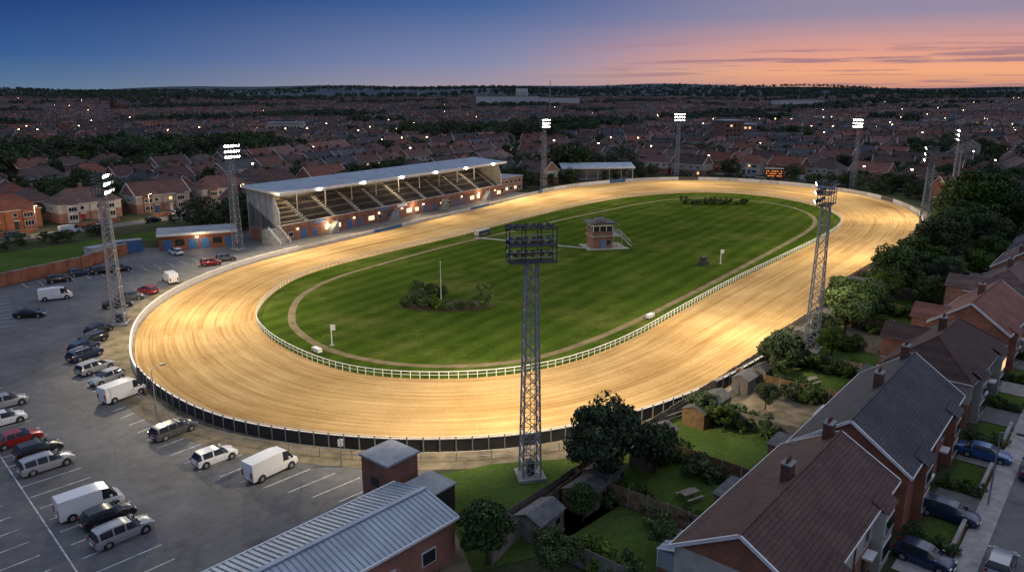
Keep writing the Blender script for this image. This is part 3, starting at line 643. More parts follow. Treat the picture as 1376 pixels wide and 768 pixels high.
def shed(x,y,rot,w=2.4,d=1.9,h=1.9,m='wood'):
    e=MB(); e.box(-w/2,-d/2,0,w/2,d/2,h,m)
    for s in (-1,1):
        e.poly([(-w/2-.1,s*(d/2+.15),h-.05),(w/2+.1,s*(d/2+.15),h-.05),(w/2+.1,0,h+.55),(-w/2-.1,0,h+.55)],'felt')
    for x0 in(-w/2,w/2): e.poly([(x0,-d/2,h),(x0,d/2,h),(x0,0,h+.5)],m)
    e.box(-.4,-d/2-.03,0,.4,-d/2,1.75,'wood_grey'); e.box(w/2-.75,-d/2-.03,.9,w/2-.2,-d/2,1.4,'glass')
    e.obj('garden_shed',(x,y,0),rot)
rg=random.Random(5)
ts=[-.5,9.2,19.4,31,43.5,55,65.5,76,88,99,110,121,132.5]
for i in range(len(ts)-1):
    t0,t1=ts[i],ts[i+1]; gl=-15.5 if i<5 else -17
    if i>7: gl=-20
    pstrip('garden_lawn',t0+.2,t1-.2,gl,-3.2,.05+.004*(i%2),'garden_grass' if i not in(3,6,9) else 'dirt')
    pstrip('patio',t0+.3,t1-.3,-3.2,-.05,.07,'slabs')
    if rg.random()<.6: pstrip('garden_path',t0+1,t0+1.8,gl+.5,-3.2,.075,'slabs')
    fence(P(t0,0),P(t0,gl),m='wood' if i%3 else 'wood_grey'); fence(P(t0,gl),P(t1,gl),m='wood' if i%2 else 'wood_grey')
    for q in range(rg.choice([1,2,2])):
        px,py=P(t0+1.8+q*(t1-t0-4),gl+1.9+rg.random()); shed(px,py,HANG+rg.choice([0,math.pi/2,math.pi]),rg.uniform(2.2,3.6),rg.uniform(1.8,2.6),m=rg.choice(['wood','wood_grey']))
    for q in range(15):
        px,py=P(t0+rg.choice([.9,t1-t0-.9])+rg.uniform(-.3,.3),rg.uniform(gl+1,-4)); put(B_sh[rg.randint(0,2)],'garden_bush',px,py,rg.uniform(.45,1.4))
    if i%3==1:
        px,py=P(t0+(t1-t0)*.5+rg.uniform(-2,2),rg.uniform(-9,-6))
        e=MB(); e.box(-.9,-.4,.68,.9,.4,.74,'wood_grey')
        for a in(-.7,.7):
            for b_ in(-.3,.3): e.box(a-.04,b_-.04,0,a+.04,b_+.04,.68,'wood_grey')
        for b_ in (-.75,.75): e.box(-.9,b_-.13,.4,.9,b_+.13,.45,'wood_grey'); e.box(-.7,b_-.1,0,-.62,b_+.1,.4,'wood_grey'); e.box(.62,b_-.1,0,.7,b_+.1,.4,'wood_grey')
        e.obj('garden_table',(px,py,.05),rg.random()*3)
    pstrip('front_garden',t0+.3,t0+(t1-t0)*.52,10.6,13.5,.05,'garden_grass'); pstrip('driveway',t0+(t1-t0)*.55,t1-.3,10.2,13.6,.06,'slabs' if i%2 else 'asphalt')
    if rg.random()<.8:
        e=MB(); e.box(0,-.12,0,(t1-t0)*.5,.12,.8,'brick'); e.box(0,-.15,.8,(t1-t0)*.5,.15,.87,'concrete'); e.obj('garden_wall',(*P(t0+.3,13.3),0),HANG)
    for q in range(4):
        px,py=P(t0+.4+rg.random()*.6,10.5+q*.9); put(B_sh[rg.randint(0,2)],'garden_bush',px,py,rg.uniform(.5,.8))
sheet('grass_patch',[(-7.5,63.5),(-2,66),(8,67.5),(14,69),(11,60),(2,51),(-3,49)],.05,'garden_grass')
sheet('dirt_yard',[(-12,60),(-7.5,63.5),(-3,49),(-1,44),(-9,42),(-5,50)],.045,'dirt')
fence((1.5,55),(9,65),m='wood'); fence((-1.5,50),(1.5,55),m='wood_grey')
shed(2.2,54.2,.9,3,2.4,m='wood_grey')
# ------------------------------------------------------------ outbuildings bottom
e=MB(); Lb=24;Wb=7.2
e.box(-Lb,-Wb,0,0,0,3.9,'brick')
for s,(ya,yb) in ((0,(.3,-Wb/2)),(1,(-Wb-.3,-Wb/2))):
    e.poly([(-Lb-.3,ya,3.85),(.3,ya,3.85),(.3,yb,4.75),(-Lb-.3,yb,4.75)],'roof_metal')
    x=-Lb-.3
    while x<.3:
        e.poly([(x,ya,3.88),(x+.06,ya,3.94),(x+.06,yb,4.84),(x,yb,4.78)],'galv'); e.poly([(x+.06,ya,3.94),(x+.12,ya,3.88),(x+.12,yb,4.78),(x+.06,yb,4.84)],'roof_metal'); x+=.45
e.poly([(.0,0,3.9),(0,-Wb,3.9),(0,-Wb/2,4.7)],'brick'); e.box(-Lb-.3,-Wb/2-.2,4.78,.3,-Wb/2+.2,4.88,'roof_metal')
e.box(-Lb-.3,.28,3.7,.3,.4,3.9,'white_paint'); e.box(-Lb-.3,-Wb-.4,3.7,.3,-Wb-.28,3.9,'white_paint')
e.box(0,-3,0,.06,-2,2.1,'blue_paint'); e.box(0,-5.6,1,.06,-4.2,2.1,'white_paint'); e.box(.06,-5.5,1.1,.09,-4.3,2,'glass')
for k in range(6): e.box(-3.4-k*3.8,-Wb-.06,1.1,-2-k*3.8,-Wb,2.3,'white_paint'); e.box(-3.3-k*3.8,-Wb-.09,1.2,-2.1-k*3.8,-Wb-.06,2.2,'glass')
e.obj('brick_outbuilding',(-9.7,55.4,0),math.atan2(.739,.674))
e=MB(); e.box(-1.7,-1.7,0,1.7,1.7,4.9,'brick'); e.box(-1.85,-1.85,4.9,1.85,1.85,5.1,'flat_roof'); e.box(-.5,-1.76,0,.5,-1.7,2.1,'blue_paint'); e.box(-1.76,-.5,2.6,-1.7,.5,3.4,'glass'); e.obj('substation_block',(-10.6,58.6,0),math.radians(50))
e=MB(); e.box(-1.6,-1.5,0,1.6,1.5,3.2,'black_board'); e.box(-1.75,-1.65,3.2,1.75,1.65,3.35,'flat_roof'); e.obj('storage_kiosk',(-7.0,56.3,0),math.radians(50))
e=MB(); e.box(0,0,0,17,9,3.6,'brick'); e.box(-.3,-.3,3.6,17.3,9.3,3.85,'flat_roof'); e.box(-.3,-.35,3.3,17.3,-.3,3.9,'white_paint')
for k,c in enumerate(['blue_paint','glass','blue_paint','blue_paint','glass','blue_paint']): e.box(.8+k*2.7,-.06,0 if c!='glass' else 1,2.8+k*2.7,0,2.4,c)
e.box(8,-.5,2.7,8.5,-.36,2.9,'lamp_warm'); e.obj('changing_block',(-81,167.5,0),math.radians(24))
light('POINT','bulkhead_light',(-72,169,2.8),300)
e=MB(); e.box(-3,-1.2,0,3,1.2,2.6,'blue_paint'); e.box(-3.1,-1.3,2.6,3.1,1.3,2.7,'flat_roof')
for k in range(12): e.box(-2.9+k*.5,-1.25,.1,-2.7+k*.5,-1.2,2.5,'blue_paint')
e.obj('storage_container',(-88,167,0),math.radians(35))
e=MB(); e.box(-3,-1.5,0,3,1.5,2.7,'render_wall'); e.box(-3.1,-1.6,2.7,3.1,1.6,2.85,'flat_roof'); e.box(-.5,-1.55,0,.5,-1.5,2,'blue_paint'); e.obj('ticket_office',(-90,160,0),math.radians(60))
def bwall(p,q,h=2.4):
    p=np.array(p,float);q=np.array(q,float); L=np.linalg.norm(q-p); e=MB(); e.box(0,-.15,0,L,.15,h,'brick'); e.box(0,-.2,h,L,.2,h+.1,'concrete')
    for k in range(int(L/4)+1): e.box(k*4-.2,-.22,0,k*4+.2,.22,h+.15,'brick')
    e.obj('brick_wall',(p[0],p[1],0),math.atan2(*(q-p)[::-1]))
bwall((-130,103),(-97,133)); bwall((-97,133),(-89,150)); bwall((-89,150),(-87,165))
sheet('grass_verge',[(-128,107),(-97,136),(-90,152),(-92,176),(-60,214),(-70,222),(-104,180),(-150,122)],.045,'garden_grass')
ev=np.array((.79,-.61)); dl=np.array((.61,.79)); c0=np.array((-150,180.))
hp=[c0+dl*21.5*k for k in range(-1,7)]
var=[('hip','tile_brown'),('gable','tile_red'),('hip','tile_red')]
for k,p in enumerate(hp):
    house(17,9,5.4,8.9,*var[k%3],True,300+k).obj('brick_house',(p[0],p[1],0),math.atan2(dl[1],dl[0]))
    q=p+ev*11-dl*4; put(B_sh[k%3],'garden_bush',q[0],q[1],1.0); q=p-ev*3+dl*10.6; put(T_med[k%3],'garden_tree',q[0],q[1],.9)
    q=p+ev*12.6-dl*8; e=MB(); e.box(0,-.12,0,12,.12,.9,'brick'); e.box(0,-.15,.9,12,.15,.97,'concrete'); e.obj('garden_wall',(q[0],q[1],0),math.atan2(dl[1],dl[0]))
r0=c0+ev*19-dl*60; r1=c0+ev*19+dl*140
sheet('side_street',[r0-ev*3.5,r1-ev*3.5,r1+ev*3.5,r0+ev*3.5],.06,'asphalt')
# ------------------------------------------------------------ vehicles
def carpaint(name,c):
    m,nt,b=newmat(name); b.inputs['Base Color'].default_value=(*c,1); b.inputs['Roughness'].default_value=.28; b.inputs['Metallic'].default_value=.25 if max(c)<.6 else 0
    b.inputs['Coat Weight'].default_value=.6; b.inputs['Coat Roughness'].default_value=.05
PC={'white':(.72,.72,.71),'silver':(.36,.37,.38),'black':(.012,.012,.014),'navy':(.015,.03,.08),'red':(.3,.015,.015),'blue':(.03,.09,.25),'grey':(.09,.095,.1)}
for k,c in PC.items(): carpaint('paint_'+k,c)
def carmb(kind,col):
    b=MB(); pm='paint_'+col
    if kind=='hatch':
        st=[(-2.08,.4,.7,.72,.72,.68),(-2.02,.26,.9,.84,.96,.7),(-1.62,.22,.96,.88,1.43,.62),(-1.45,.22,.96,.88,1.47,.63),(-.5,.2,.95,.89,1.5,.64),(-.38,.2,.95,.89,1.5,.64),(.3,.2,.94,.89,1.45,.63),(1.08,.2,.93,.88,.99,.74),(1.7,.22,.84,.85,.9,.7),(2.0,.26,.68,.8,.72,.64),(2.1,.35,.55,.7,.57,.6)]
        side='-gpgpgg---'; top='-gppppg---'
        wx=(-1.3,1.32); L=2.1;wr=.33
    elif kind=='estate':
        st=[(-2.35,.4,.7,.74,.72,.7),(-2.3,.26,.92,.86,.98,.72),(-2.05,.22,.97,.9,1.42,.62),(-1.9,.22,.97,.9,1.46,.63),(-.95,.22,.96,.9,1.5,.64),(-.85,.22,.96,.9,1.5,.64),(.0,.2,.95,.9,1.5,.64),(.1,.2,.95,.9,1.5,.64),(.6,.2,.94,.9,1.43,.63),(1.35,.2,.93,.88,1.0,.74),(2.0,.22,.85,.85,.9,.7),(2.3,.26,.7,.8,.74,.66),(2.38,.35,.55,.7,.57,.6)]
        side='-gpgpgpgg---'; top='-gppppppg---'
        wx=(-1.4,1.5); L=2.38;wr=.34
    elif kind=='saloon':
        st=[(-2.3,.4,.75,.74,.78,.68),(-2.22,.26,.96,.85,1.0,.72),(-1.7,.22,.97,.88,1.03,.72),(-1.1,.22,.96,.89,1.38,.62),(-.98,.22,.96,.89,1.41,.62),(-.25,.2,.95,.89,1.44,.63),(-.15,.2,.95,.89,1.44,.63),(.45,.2,.94,.89,1.4,.62),(1.2,.2,.92,.88,.97,.74),(1.9,.22,.84,.85,.88,.7),(2.22,.26,.68,.8,.72,.64),(2.3,.35,.55,.7,.57,.6)]
        side='--gpgpgg---'; top='--gppppg---'
        wx=(-1.35,1.42); L=2.3;wr=.33
    else:
        st=[(-2.55,.4,1.0,.88,1.9,.8),(-2.5,.3,1.1,.93,2.05,.84),(-.0,.28,1.1,.95,2.1,.86),(.75,.28,1.1,.95,2.08,.84),(.85,.28,1.1,.95,2.06,.84),(1.45,.28,1.1,.94,1.95,.8),(2.05,.28,1.08,.93,1.18,.84),(2.45,.3,.9,.88,.95,.78),(2.6,.38,.65,.8,.68,.7)]
        side='ppppgg--'; top='pppppg--'
        wx=(-1.6,1.7); L=2.6;wr=.35
    k0=len(b.v)
    for (x_,zb,zs,w,zt,wt) in st:
        zm=(zb+zs)/2
        for p in ((-w*.93,zb),(-w,zm),(-w*.96,zs),(-wt,zt),(wt,zt),(w*.96,zs),(w,zm),(w*.93,zb)): b.v.append((x_,p[0],p[1]))
    for i in range(len(st)-1):
        for s in range(8):
            a=k0+i*8+s; c=k0+i*8+(s+1)%8
            mm=pm
            if s in (2,4) and side[i]=='g': mm='glass'
            if s==3 and top[i]=='g': mm='glass'
            if s==7: mm='tyre'
            b.f.append((a,c,c+8,a+8)); b.m.append(b.mi(mm))
    b.f.append(tuple(k0+q for q in range(7,-1,-1))); b.m.append(b.mi(pm)); b.f.append(tuple(k0+(len(st)-1)*8+q for q in range(8))); b.m.append(b.mi(pm))
    hw=.93 if kind=='van' else .875
    for wx_ in wx:
        for s in (-1,1):
            b.tube((wx_,s*(hw-.2),wr+.02),(wx_,s*(hw+.012),wr+.02),wr+.07,wr+.07,16,'tyre')
            b.tube((wx_,s*(hw-.2),wr),(wx_,s*(hw+.03),wr),wr,wr-.02,16,'tyre'); b.tube((wx_,s*hw,wr),(wx_,s*(hw+.045),wr),wr*.62,wr*.55,10,'galv')
    for s in (-1,1):
        b.box(L-.28,s*.62-.16,.6,L-.06,s*.62+.16,.74,'head_light'); b.box(-L-.01 if kind!='van' else -L-.0,s*.68-.1,.72,-L+.12,s*.68+.1,.95 if kind!='van' else 1.3,'tail_light')
        mx=1.0 if kind!='van' else 1.5; zz=.98 if kind!='van' else 1.2
        if kind=='estate':
            mx=1.2; b.tube((-1.7,s*.58,1.53),(.3,s*.58,1.55),.025,.025,5,'galv')
        b.box(mx-.1,min(s*.86,s*1.04),zz,mx+.1,max(s*.86,s*1.04),zz+.15,pm)
        if kind!='van':
            for xx in (-.45,.55): b.box(xx-.006,min(s*.9,s*.896),.4,xx+.006,max(s*.9,s*.902),.93,'tyre')
    b.box(L-.1,-.5,.3,L+.03,.5,.45,'tyre'); b.box(-L-.03,-.26,.5,-L+.06,.26,.6,'white_paint'); b.box(L-.02,-.26,.42,L+.05,.26,.52,'white_paint')
    return b
def car(kind,col,x,y,rot,z=.03):
    nm={'hatch':'hatchback_car','estate':'estate_car','saloon':'saloon_car','van':'van'}[kind]
    carmb(kind,col).obj('parked_'+nm,(x,y,z),rot,True)
R=math.radians
cars=[('hatch','black',-62.4,107.2,R(72)),('estate','black',-60.9,102.3,R(-110)),('hatch','navy',-60.2,99.2,R(68)),('estate','navy',-58.4,96.2,R(66)),('estate','silver',-54.3,91.2,R(62)),('hatch','silver',-50.8,87.5,R(-118)),('van','white',-46.3,82.5,R(60)),('estate','grey',-35.9,72.6,R(55)),('hatch','white',-29.2,66.6,R(48)),('van','white',-23.0,64.3,R(54)),
('hatch','white',-55.6,75.2,R(46)),('saloon','red',-51.1,70.4,R(48)),('hatch','black',-47.4,68.0,R(48)),('estate','silver',-44.9,65.2,R(48)),('van','white',-36.5,57.6,R(44)),('hatch','black',-34.1,56.0,R(47)),('estate','silver',-31.7,53.6,R(50)),('hatch','silver',-58.5,80,R(46)),
('saloon','black',-78,115.5,R(12)),('van','white',-80.3,126.3,R(30)),('hatch','black',-87,138.6,R(40)),('hatch','navy',-86,143.9,R(45)),('hatch','black',-82.8,146,R(48)),('hatch','black',-79.8,147.5,R(48)),('van','white',-65.6,138.6,R(130)),('hatch','white',-75.6,164,R(140)),('hatch','red',-66,130.3,R(150)),('hatch','red',-63.6,153.2,R(30)),('hatch','grey',-62,157.6,R(30)),('saloon','black',-66.8,121.2,R(28)),('hatch','grey',-67,126,R(28)),
('estate','navy',*P(25.5,11.9),HANG-R(90)),('hatch','navy',*P(17.2,11.9),HANG-R(95)),('hatch','silver',*P(20,16.5),HANG),('saloon','blue',*P(40,12.3),HANG-R(88)),('saloon','navy',*P(39,16.4),HANG),('hatch','black',*P(31,20.4),HANG+R(180)),('hatch','silver',*P(57,16.4),HANG),('hatch','blue',*P(66,16.4),HANG),('hatch','white',*P(73,20.5),HANG),('hatch','grey',*P(82,16.4),HANG)]
for c in cars: car(*c)
for k in range(10):
    p=c0+ev*(16.5 if k%2 else 21.6)+dl*(8+k*11); car(['hatch','estate','van','hatch'][k%4],['white','grey','white','silver','black'][k%5] if k%4!=2 else 'white',p[0],p[1],math.atan2(dl[1],dl[0]),.07)
for k,xx in enumerate((8,20,33,52,70,88)):
    car(['hatch','van','estate'][k%3],['silver','white','black'][k%3],*SP(xx,16),SANG,.04)
# ------------------------------------------------------------ bay markings
mk=MB()
def line(p,q,w=.12):
    p=np.array(p,float);q=np.array(q,float); d=(q-p)/np.linalg.norm(q-p); n=np.array((-d[1],d[0]))*w/2
    mk.poly([(*(p-n),.034),(*(q-n),.034),(*(q+n),.034),(*(p+n),.034)],'paint_line')
def bays(poly,a0,a1,step=2.65,ln=5):
    poly=np.array(poly,float); seg=np.linalg.norm(np.diff(poly,axis=0),axis=1); cum=np.concatenate([[0],np.cumsum(seg)]); T=np.arange(0,cum[-1],step)
    for k,t in enumerate(T):
        p=np.array((np.interp(t,cum,poly[:,0]),np.interp(t,cum,poly[:,1]))); a=math.radians(a0+(a1-a0)*t/cum[-1]); d=np.array((math.cos(a),math.sin(a)))*ln/2
        line(p-d,p+d)
bays([(-63.6,108.5),(-60,99.5),(-54.8,92),(-48.5,85),(-42,78.5),(-35.7,72.2),(-29,66.8),(-22,63.5),(-13.5,60.8)],70,44)
bays([(-68,87.5),(-56,75.5),(-44.5,64.5),(-30,51),(-20,41)],46,48)
bays([(-73,82.5),(-60,69.5),(-48,58),(-34,45),(-24,35)],46,48)
line((-70,87),(-24,40))
bays([(-96,116),(-84,104),(-74,95)],30,36,2.65,4.8)
bays([(-92,127),(-84,116),(-78,108)],30,30,2.65,4.8)
bays([(-92,136),(-76,150),(-68,158)],-45,-50,2.65,4.8)
mk.obj('parking_bay_markings')
def lamp_post(x,y,h=7,rot=0,lit=True):
    e=MB(); e.tube((0,0,0),(0,0,h),.09,.05,8,'galv'); e.tube((0,0,h),(1.2,0,h+.25),.04,.035,6,'galv'); e.box(1.1,-.13,h+.18,1.75,.13,h+.32,'dark_metal'); e.box(1.15,-.1,h+.14,1.7,.1,h+.18,'lamp_warm' if lit else 'glass'); e.obj('street_lamp',(x,y,0),rot)
lamp_post(-40.5,78.5,5,1.0,False); lamp_post(*P(30,14.2),7,HANG-1.57,False); lamp_post(*P(75,14.2),7,HANG-1.57,False); lamp_post(*P(-2,14.2),7,HANG-1.57,False)
e=MB(); e.tube((0,0,0),(0,0,3),.07,.06,8,'galv'); e.box(-.25,-.05,2.2,.25,.05,2.9,'white_paint'); e.obj('car_park_sign',(-16.5,65.5,0),.3)
for k in range(6):
    p=c0+ev*14.5+dl*(k*30-5); lamp_post(p[0],p[1],7,math.atan2(-.61,.79))
    if k in(0,1,2,3): light('POINT','street_light',(p[0]+1,p[1]-.8,6.8),2200,(1,.72,.42),None,.3)
# ------------------------------------------------------------ town
hm=[]
vs=[('hip','tile_brown',14,9,8.3),('gable','tile_red',15,8.5,8.6),('hip','tile_red',13,9,8.4),('gable','slate',22,8,8.4),('gable','tile_brown',16,8.5,8.8),('hip','tile_brown',14,9.5,8.5)]
for k,(rf,rt,L,W,hr) in enumerate(vs): hm.append(house(L,W,5.3,hr,rf,rt,True,400+k,False,'brick' if k!=2 else 'render_wall','ff' if k in(1,4) else ('gg' if k==3 else '')).mesh('house_variant%d'%k))
def inside(p,poly):
    x,y=p; c=False; n=len(poly)
    for i in range(n):
        x1,y1=poly[i]; x2,y2=poly[(i+1)%n]
        if (y1>y)!=(y2>y) and x<(x2-x1)*(y-y1)/(y2-y1)+x1: c=not c
    return c
big=[tuple(q) for q in (out+on*16)[::5]]
def excluded(x,y,mrg=0):
    if inside((x,y),big) or inside((x,y),CP): return True
    p=np.array((x,y))-A0; a=p@U; b_=p@NB
    if -14-mrg<a<124+mrg and -20<b_<20+mrg: return True
    q=np.array((x,y))-O; t=q@D; n=q@Rr
    if -40<t<160 and -26<n<50: return True
    w=np.array((x,y))-c0; t=w@dl; n=w@ev
    if -80<t<155 and -9-mrg<n<(70 if t<60 else 30): return True
    if math.hypot(x+88,y-165)<14: return True
    if 15<x<58 and 300<y<326: return True
    return False
def nz(x,y): return math.sin(x*.011+1.3)*math.cos(y*.009+.4)+.6*math.sin(x*.023-y*.017)+.5*math.sin(x*.005+y*.031+2)
occ=set(); near=[]; far=[]; roads=MB(); rp=[]
rt_=random.Random(11)
CS=210
for cx in range(-14,15):
    for cy in range(0,11):
        x0=cx*CS;y0=60+cy*CS; X=x0+CS/2;Y=y0+CS/2
        if abs(X)>.85*Y+220: continue
        a=math.radians(rt_.choice([-8,5,12,-18,35,-40,62])); ca,sa=math.cos(a),math.sin(a)
        for row in np.arange(-150,151,54):
            for u in np.arange(-150,151,17.5):
                bend=8*math.sin(u*.02+row)
                for sd in (-1,1):
                    v_=row+sd*13+bend; uu=u+rt_.uniform(-1,1); x=X+uu*ca-v_*sa; y=Y+uu*sa+v_*ca
                    if not(x0+4<x<x0+CS-4 and y0+4<y<y0+CS-4): continue
                    if abs(x)>.78*y+90 or excluded(x,y,4): continue
                    if nz(x,y)>.88: continue
                    if rt_.random()<.05: continue
                    for q in (-4.5,0,4.5): occ.add((int((x+q*ca)//5),int((y+q*sa)//5)))
                    rot=a+(0 if sd>0 else math.pi)+.16*math.cos(u*.02+row)+rt_.uniform(-.03,.03)
                    (near if math.hypot(x,y)<480 else far).append((x,y,rot,rt_.randrange(6)))
                x=X+u*ca-(row+bend)*sa; y=Y+u*sa+(row+bend)*ca
                if x0<x<x0+CS and y0<y<y0+CS and not excluded(x,y,6) and math.hypot(x,y)<1100:
                    x2,y2=x+17.5*ca,y+17.5*sa; nx,ny=-sa*3,ca*3
                    roads.poly([(x-nx,y-ny,.03),(x2-nx,y2-ny,.03),(x2+nx,y2+ny,.03),(x+nx,y+ny,.03)],'asphalt')
                    rp.append((x,y,a,ca,sa))
roads.obj('town_roads')
for (x,y,r,k) in near: place(hm[k],'brick_house',(x,y,0),r)
def instancer(name,child_mesh,items,cname):
    v=[];f=[]
    for (x,y,z,r,s) in items:
        c,sn=math.cos(r)*s/2,math.sin(r)*s/2; k=len(v)
        for (a,b_) in ((-1,-1),(1,-1),(1,1),(-1,1)): v.append((x+a*c-b_*sn,y+a*sn+b_*c,z))
        f.append((k,k+1,k+2,k+3))
    me=bpy.data.meshes.new(name); me.from_pydata(v,[],f); me.update(); o=place(me,name)
    ch=bpy.data.objects.new(cname,child_mesh); S.collection.objects.link(ch); ch.parent=o
    o.instance_type='FACES'; o.use_instance_faces_scale=True; o.instance_faces_scale=1; o.show_instancer_for_render=False; o.show_instancer_for_viewport=False
for k in range(6):
    it=[(x,y,H(x,y),r,1.) for (x,y,r,q) in far if q==k]
    instancer('distant_houses',hm[k],it,'brick_house_row')
ctypes=[('hatch','silver'),('hatch','black'),('estate','navy'),('van','white'),('hatch','white'),('hatch','red')]
cit=[[] for _ in ctypes]; lit=[]
for (x,y,a,ca,sa) in rp:
    for q in range(2):
        if rt_.random()<.6 and math.hypot(x,y)<750:
            s=rt_.choice((-1,1)); u=rt_.uniform(1,15); cit[rt_.choice([0,0,1,1,2,3,4,5])].append((x+u*ca-s*2.2*sa,y+u*sa+s*2.2*ca,.04,a+(0 if s>0 else math.pi),1.))
    if rt_.random()<.22: lit.append((x-3.6*sa,y+3.6*ca,0,a,1.))
for k,(a,b_) in enumerate(ctypes): instancer('street_parked_cars',carmb(a,b_).mesh('town_car%d'%k,True),cit[k],'town_car')
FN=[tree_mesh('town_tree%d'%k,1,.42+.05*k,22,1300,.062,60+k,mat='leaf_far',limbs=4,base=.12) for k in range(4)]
FT=[tree_mesh('far_tree%d'%k,1,.42+.05*k,16,350,.11,70+k,mat='leaf_hazed',limbs=2,base=.12) for k in range(4)]
items=[[] for _ in range(8)]
def addt(x,y,s,z=None):
    k=rt_.randrange(4)+(0 if math.hypot(x,y)<700 else 4); items[k].append((x,y,H(x,y)-.2,rt_.uniform(0,6.28),s))
def near_house(x,y):
    i,j=int(x//5),int(y//5)
    return any((i+a,j+b_) in occ for a in(-1,0,1) for b_ in (-1,0,1))
for _ in range(42000):
    y=60+2400*rt_.random()**1.3; x=rt_.uniform(-.8*y-80,.8*y+80)
    v_=nz(x,y); zone=v_>.88 or (v_>.75 and rt_.random()<.5)
    if not zone and rt_.random()>(.7 if y<700 else .35): continue
    if near_house(x,y) or excluded(x,y): continue
    addt(x,y,rt_.uniform(8,15) if zone else rt_.uniform(4,9))
for _ in range(8000):
    y=1900+4500*rt_.random(); x=rt_.uniform(-.8*y,.8*y)
    if math.sin(x*.003+y*.002)+math.sin(y*.005-x*.001)<-.3: continue
    addt(x,y,rt_.uniform(10,20))
for k in range(34):
    a=rt_.uniform(-8,135); p=SP(a,rt_.uniform(20,32)); addt(p[0],p[1],rt_.uniform(6,12))
for k in range(130):
    i=rt_.randrange(NC)
    if out[i][1]>270 or out[i][0]>108:
        p=out[i]+on[i]*rt_.uniform(8,15); addt(p[0],p[1],rt_.uniform(2.5,7))
for k in range(14):
    p=c0+ev*(27+rt_.uniform(-1,8))+dl*rt_.uniform(-10,60); addt(p[0],p[1],rt_.uniform(1.6,3.6))
for x,y,s in ((18,318,15),(22,322,17),(27,320,14),(33,332,12),(10,320,12),(3,312,11),(46,335,12)): addt(x+3,y+6,s)
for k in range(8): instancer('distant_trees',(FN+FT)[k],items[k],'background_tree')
sl=MB()
sl.tube((0,0,0),(0,0,7.5),.1,.07,5,'galv'); sl.box(-.3,-.25,7.4,.3,.25,7.7,'lamp_warm')
lm=sl.mesh('street_lamp_far')
for _ in range(70):
    y=rt_.uniform(1000,2200); x=rt_.uniform(-.7*y,.7*y); lit.append((x,y,H(x,y),0,1.))
instancer('distant_street_lamps',lm,lit,'distant_street_lamp')
def box_building(name,x,y,w,d,h,rot,wm='white_wall',rows=0):
    e=MB(); e.box(-w/2,-d/2,0,w/2,d/2,h,wm); e.box(-w/2-.4,-d/2-.4,h,w/2+.4,d/2+.4,h+.8,'flat_roof')
    for r in range(rows):
        k=-w/2+1.5
        while k<w/2-2: e.box(k,-d/2-.08,1+r*3.1,k+1.6,-d/2,2.3+r*3.1,'glass' if random.random()>.06 else 'window_lit'); k+=3
    if not rows:
        k=-w/2+4
        while k<w/2-5: e.box(k,-d/2-.1,0,k+4,-d/2,5,'flat_roof'); k+=12
    e.obj(name,(x,y,H(x,y)),rot)
box_building('warehouse',-10,1500,120,50,20,.05); box_building('warehouse',95,1540,80,40,17,-.05); box_building('warehouse',20,1570,24,20,34,.0,'white_wall',9); box_building('warehouse',560,1500,90,40,15,.1)
box_building('brick_apartment_block',148,520,15,14,17,.3,'brick',5); box_building('brick_apartment_block',168,560,22,12,13,-.2,'brick',4); box_building('brick_apartment_block',-190,640,30,12,11,.1,'render_wall',3)
e=MB(); e.tube((0,0,0),(0,0,52),1.2,.4,8,'galv'); e.obj('radio_mast',(62,1250,H(62,1250)))
e=MB(); e.box(-4,-4,0,4,4,20,'brick_dark')
for a,b_ in (((-4,-4),(4,-4)),((4,-4),(4,4)),((4,4),(-4,4)),((-4,4),(-4,-4))): e.poly([(*a,20),(*b_,20),(0,0,34)],'slate')
e.box(-6,4,0,6,34,12,'brick_dark','slate'); e.obj('church',(-640,1230,H(-640,1230)))
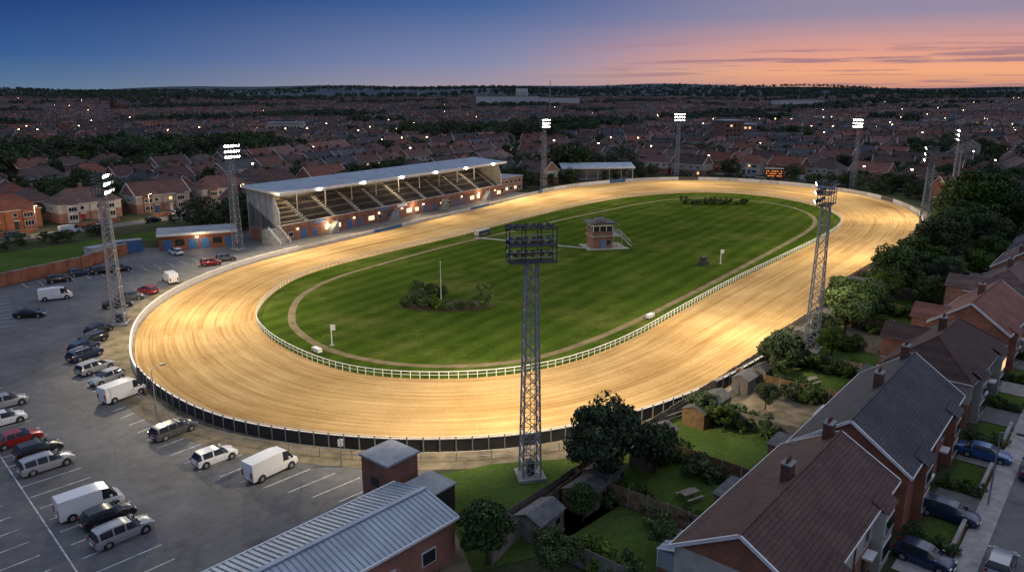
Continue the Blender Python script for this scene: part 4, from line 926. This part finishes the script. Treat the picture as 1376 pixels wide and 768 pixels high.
# ------------------------------------------------------------ world sky
w=bpy.data.worlds.new('World'); S.world=w; w.use_nodes=True; nt=w.node_tree; bg=nt.nodes['Background']
tc=N(nt,'ShaderNodeTexCoord'); sp=N(nt,'ShaderNodeSeparateXYZ'); nt.links.new(tc.outputs['Generated'],sp.inputs[0])
z=sp.outputs[2]
def zr(st):
    mr=N(nt,'ShaderNodeMapRange'); mr.inputs[1].default_value=-.02; mr.inputs[2].default_value=.6; nt.links.new(z,mr.inputs[0])
    return ramp(nt,mr.outputs[0],[((p+.02)/.62,lin(*c)) for p,c in st]).outputs[0]
ZT=(162,175,204)  # overhead sky, out of view, brighter than dusk; added as ambient fill
Lc=zr([(-.02,(60,85,115)),(.005,(92,120,148)),(.045,(54,92,146)),(.11,(26,60,120)),(.25,(60,88,135)),(.6,ZT)])
Mc=zr([(-.02,(110,110,130)),(.005,(165,150,162)),(.04,(130,138,172)),(.11,(68,100,154)),(.25,(75,100,145)),(.6,ZT)])
Rc=zr([(-.02,(150,110,105)),(.006,(205,145,126)),(.025,(244,172,128)),(.048,(226,160,142)),(.09,(150,140,164)),(.25,(100,115,155)),(.6,ZT)])
def mrange(src,a,b_):
    mr=N(nt,'ShaderNodeMapRange',interpolation_type='SMOOTHSTEP'); mr.inputs[1].default_value=a; mr.inputs[2].default_value=b_; nt.links.new(src,mr.inputs[0]); return mr.outputs[0]
X=sp.outputs[0]
o=mix(nt,mrange(X,-.6,.05),Lc,Mc); o=mix(nt,mrange(X,-.08,.42),o,Rc)
mp=N(nt,'ShaderNodeMapping'); mp.inputs['Scale'].default_value=(2.2,2.2,60); mp.inputs['Location'].default_value=(.3,.1,0); nt.links.new(tc.outputs['Generated'],mp.inputs[0])
cl=noise(nt,mp.outputs[0],1.8,8,.6); cm=ramp(nt,cl,[(.51,(0,0,0)),(.6,(.85,.85,.85))]).outputs[0]
lim=mrange(z,.075,.035); mm=N(nt,'ShaderNodeMath',operation='MULTIPLY'); nt.links.new(cm,mm.inputs[0]); nt.links.new(lim,mm.inputs[1])
m3=N(nt,'ShaderNodeMath',operation='MULTIPLY'); nt.links.new(mm.outputs[0],m3.inputs[0]); nt.links.new(mrange(X,-.05,.35),m3.inputs[1])
o=mix(nt,m3.outputs[0],o,lin(148,115,132))
nt.links.new(o,bg.inputs['Color']); bg.inputs['Strength'].default_value=1.0
l=bpy.data.lights.new('dusk_fill','SUN'); l.energy=.26; l.angle=math.radians(50); l.color=(1,.92,.88); so=bpy.data.objects.new('dusk_fill',l); S.collection.objects.link(so)  # broad soft lamp added to lift the dusk ambient
so.rotation_euler=Vector((-.5,-.35,-.6)).to_track_quat('-Z','Y').to_euler()
S.view_settings.view_transform='Standard'; S.view_settings.look='None'; S.view_settings.exposure=0
print('objects',len(S.objects),'near',len(near),'far',len(far),'trees',sum(map(len,items)))
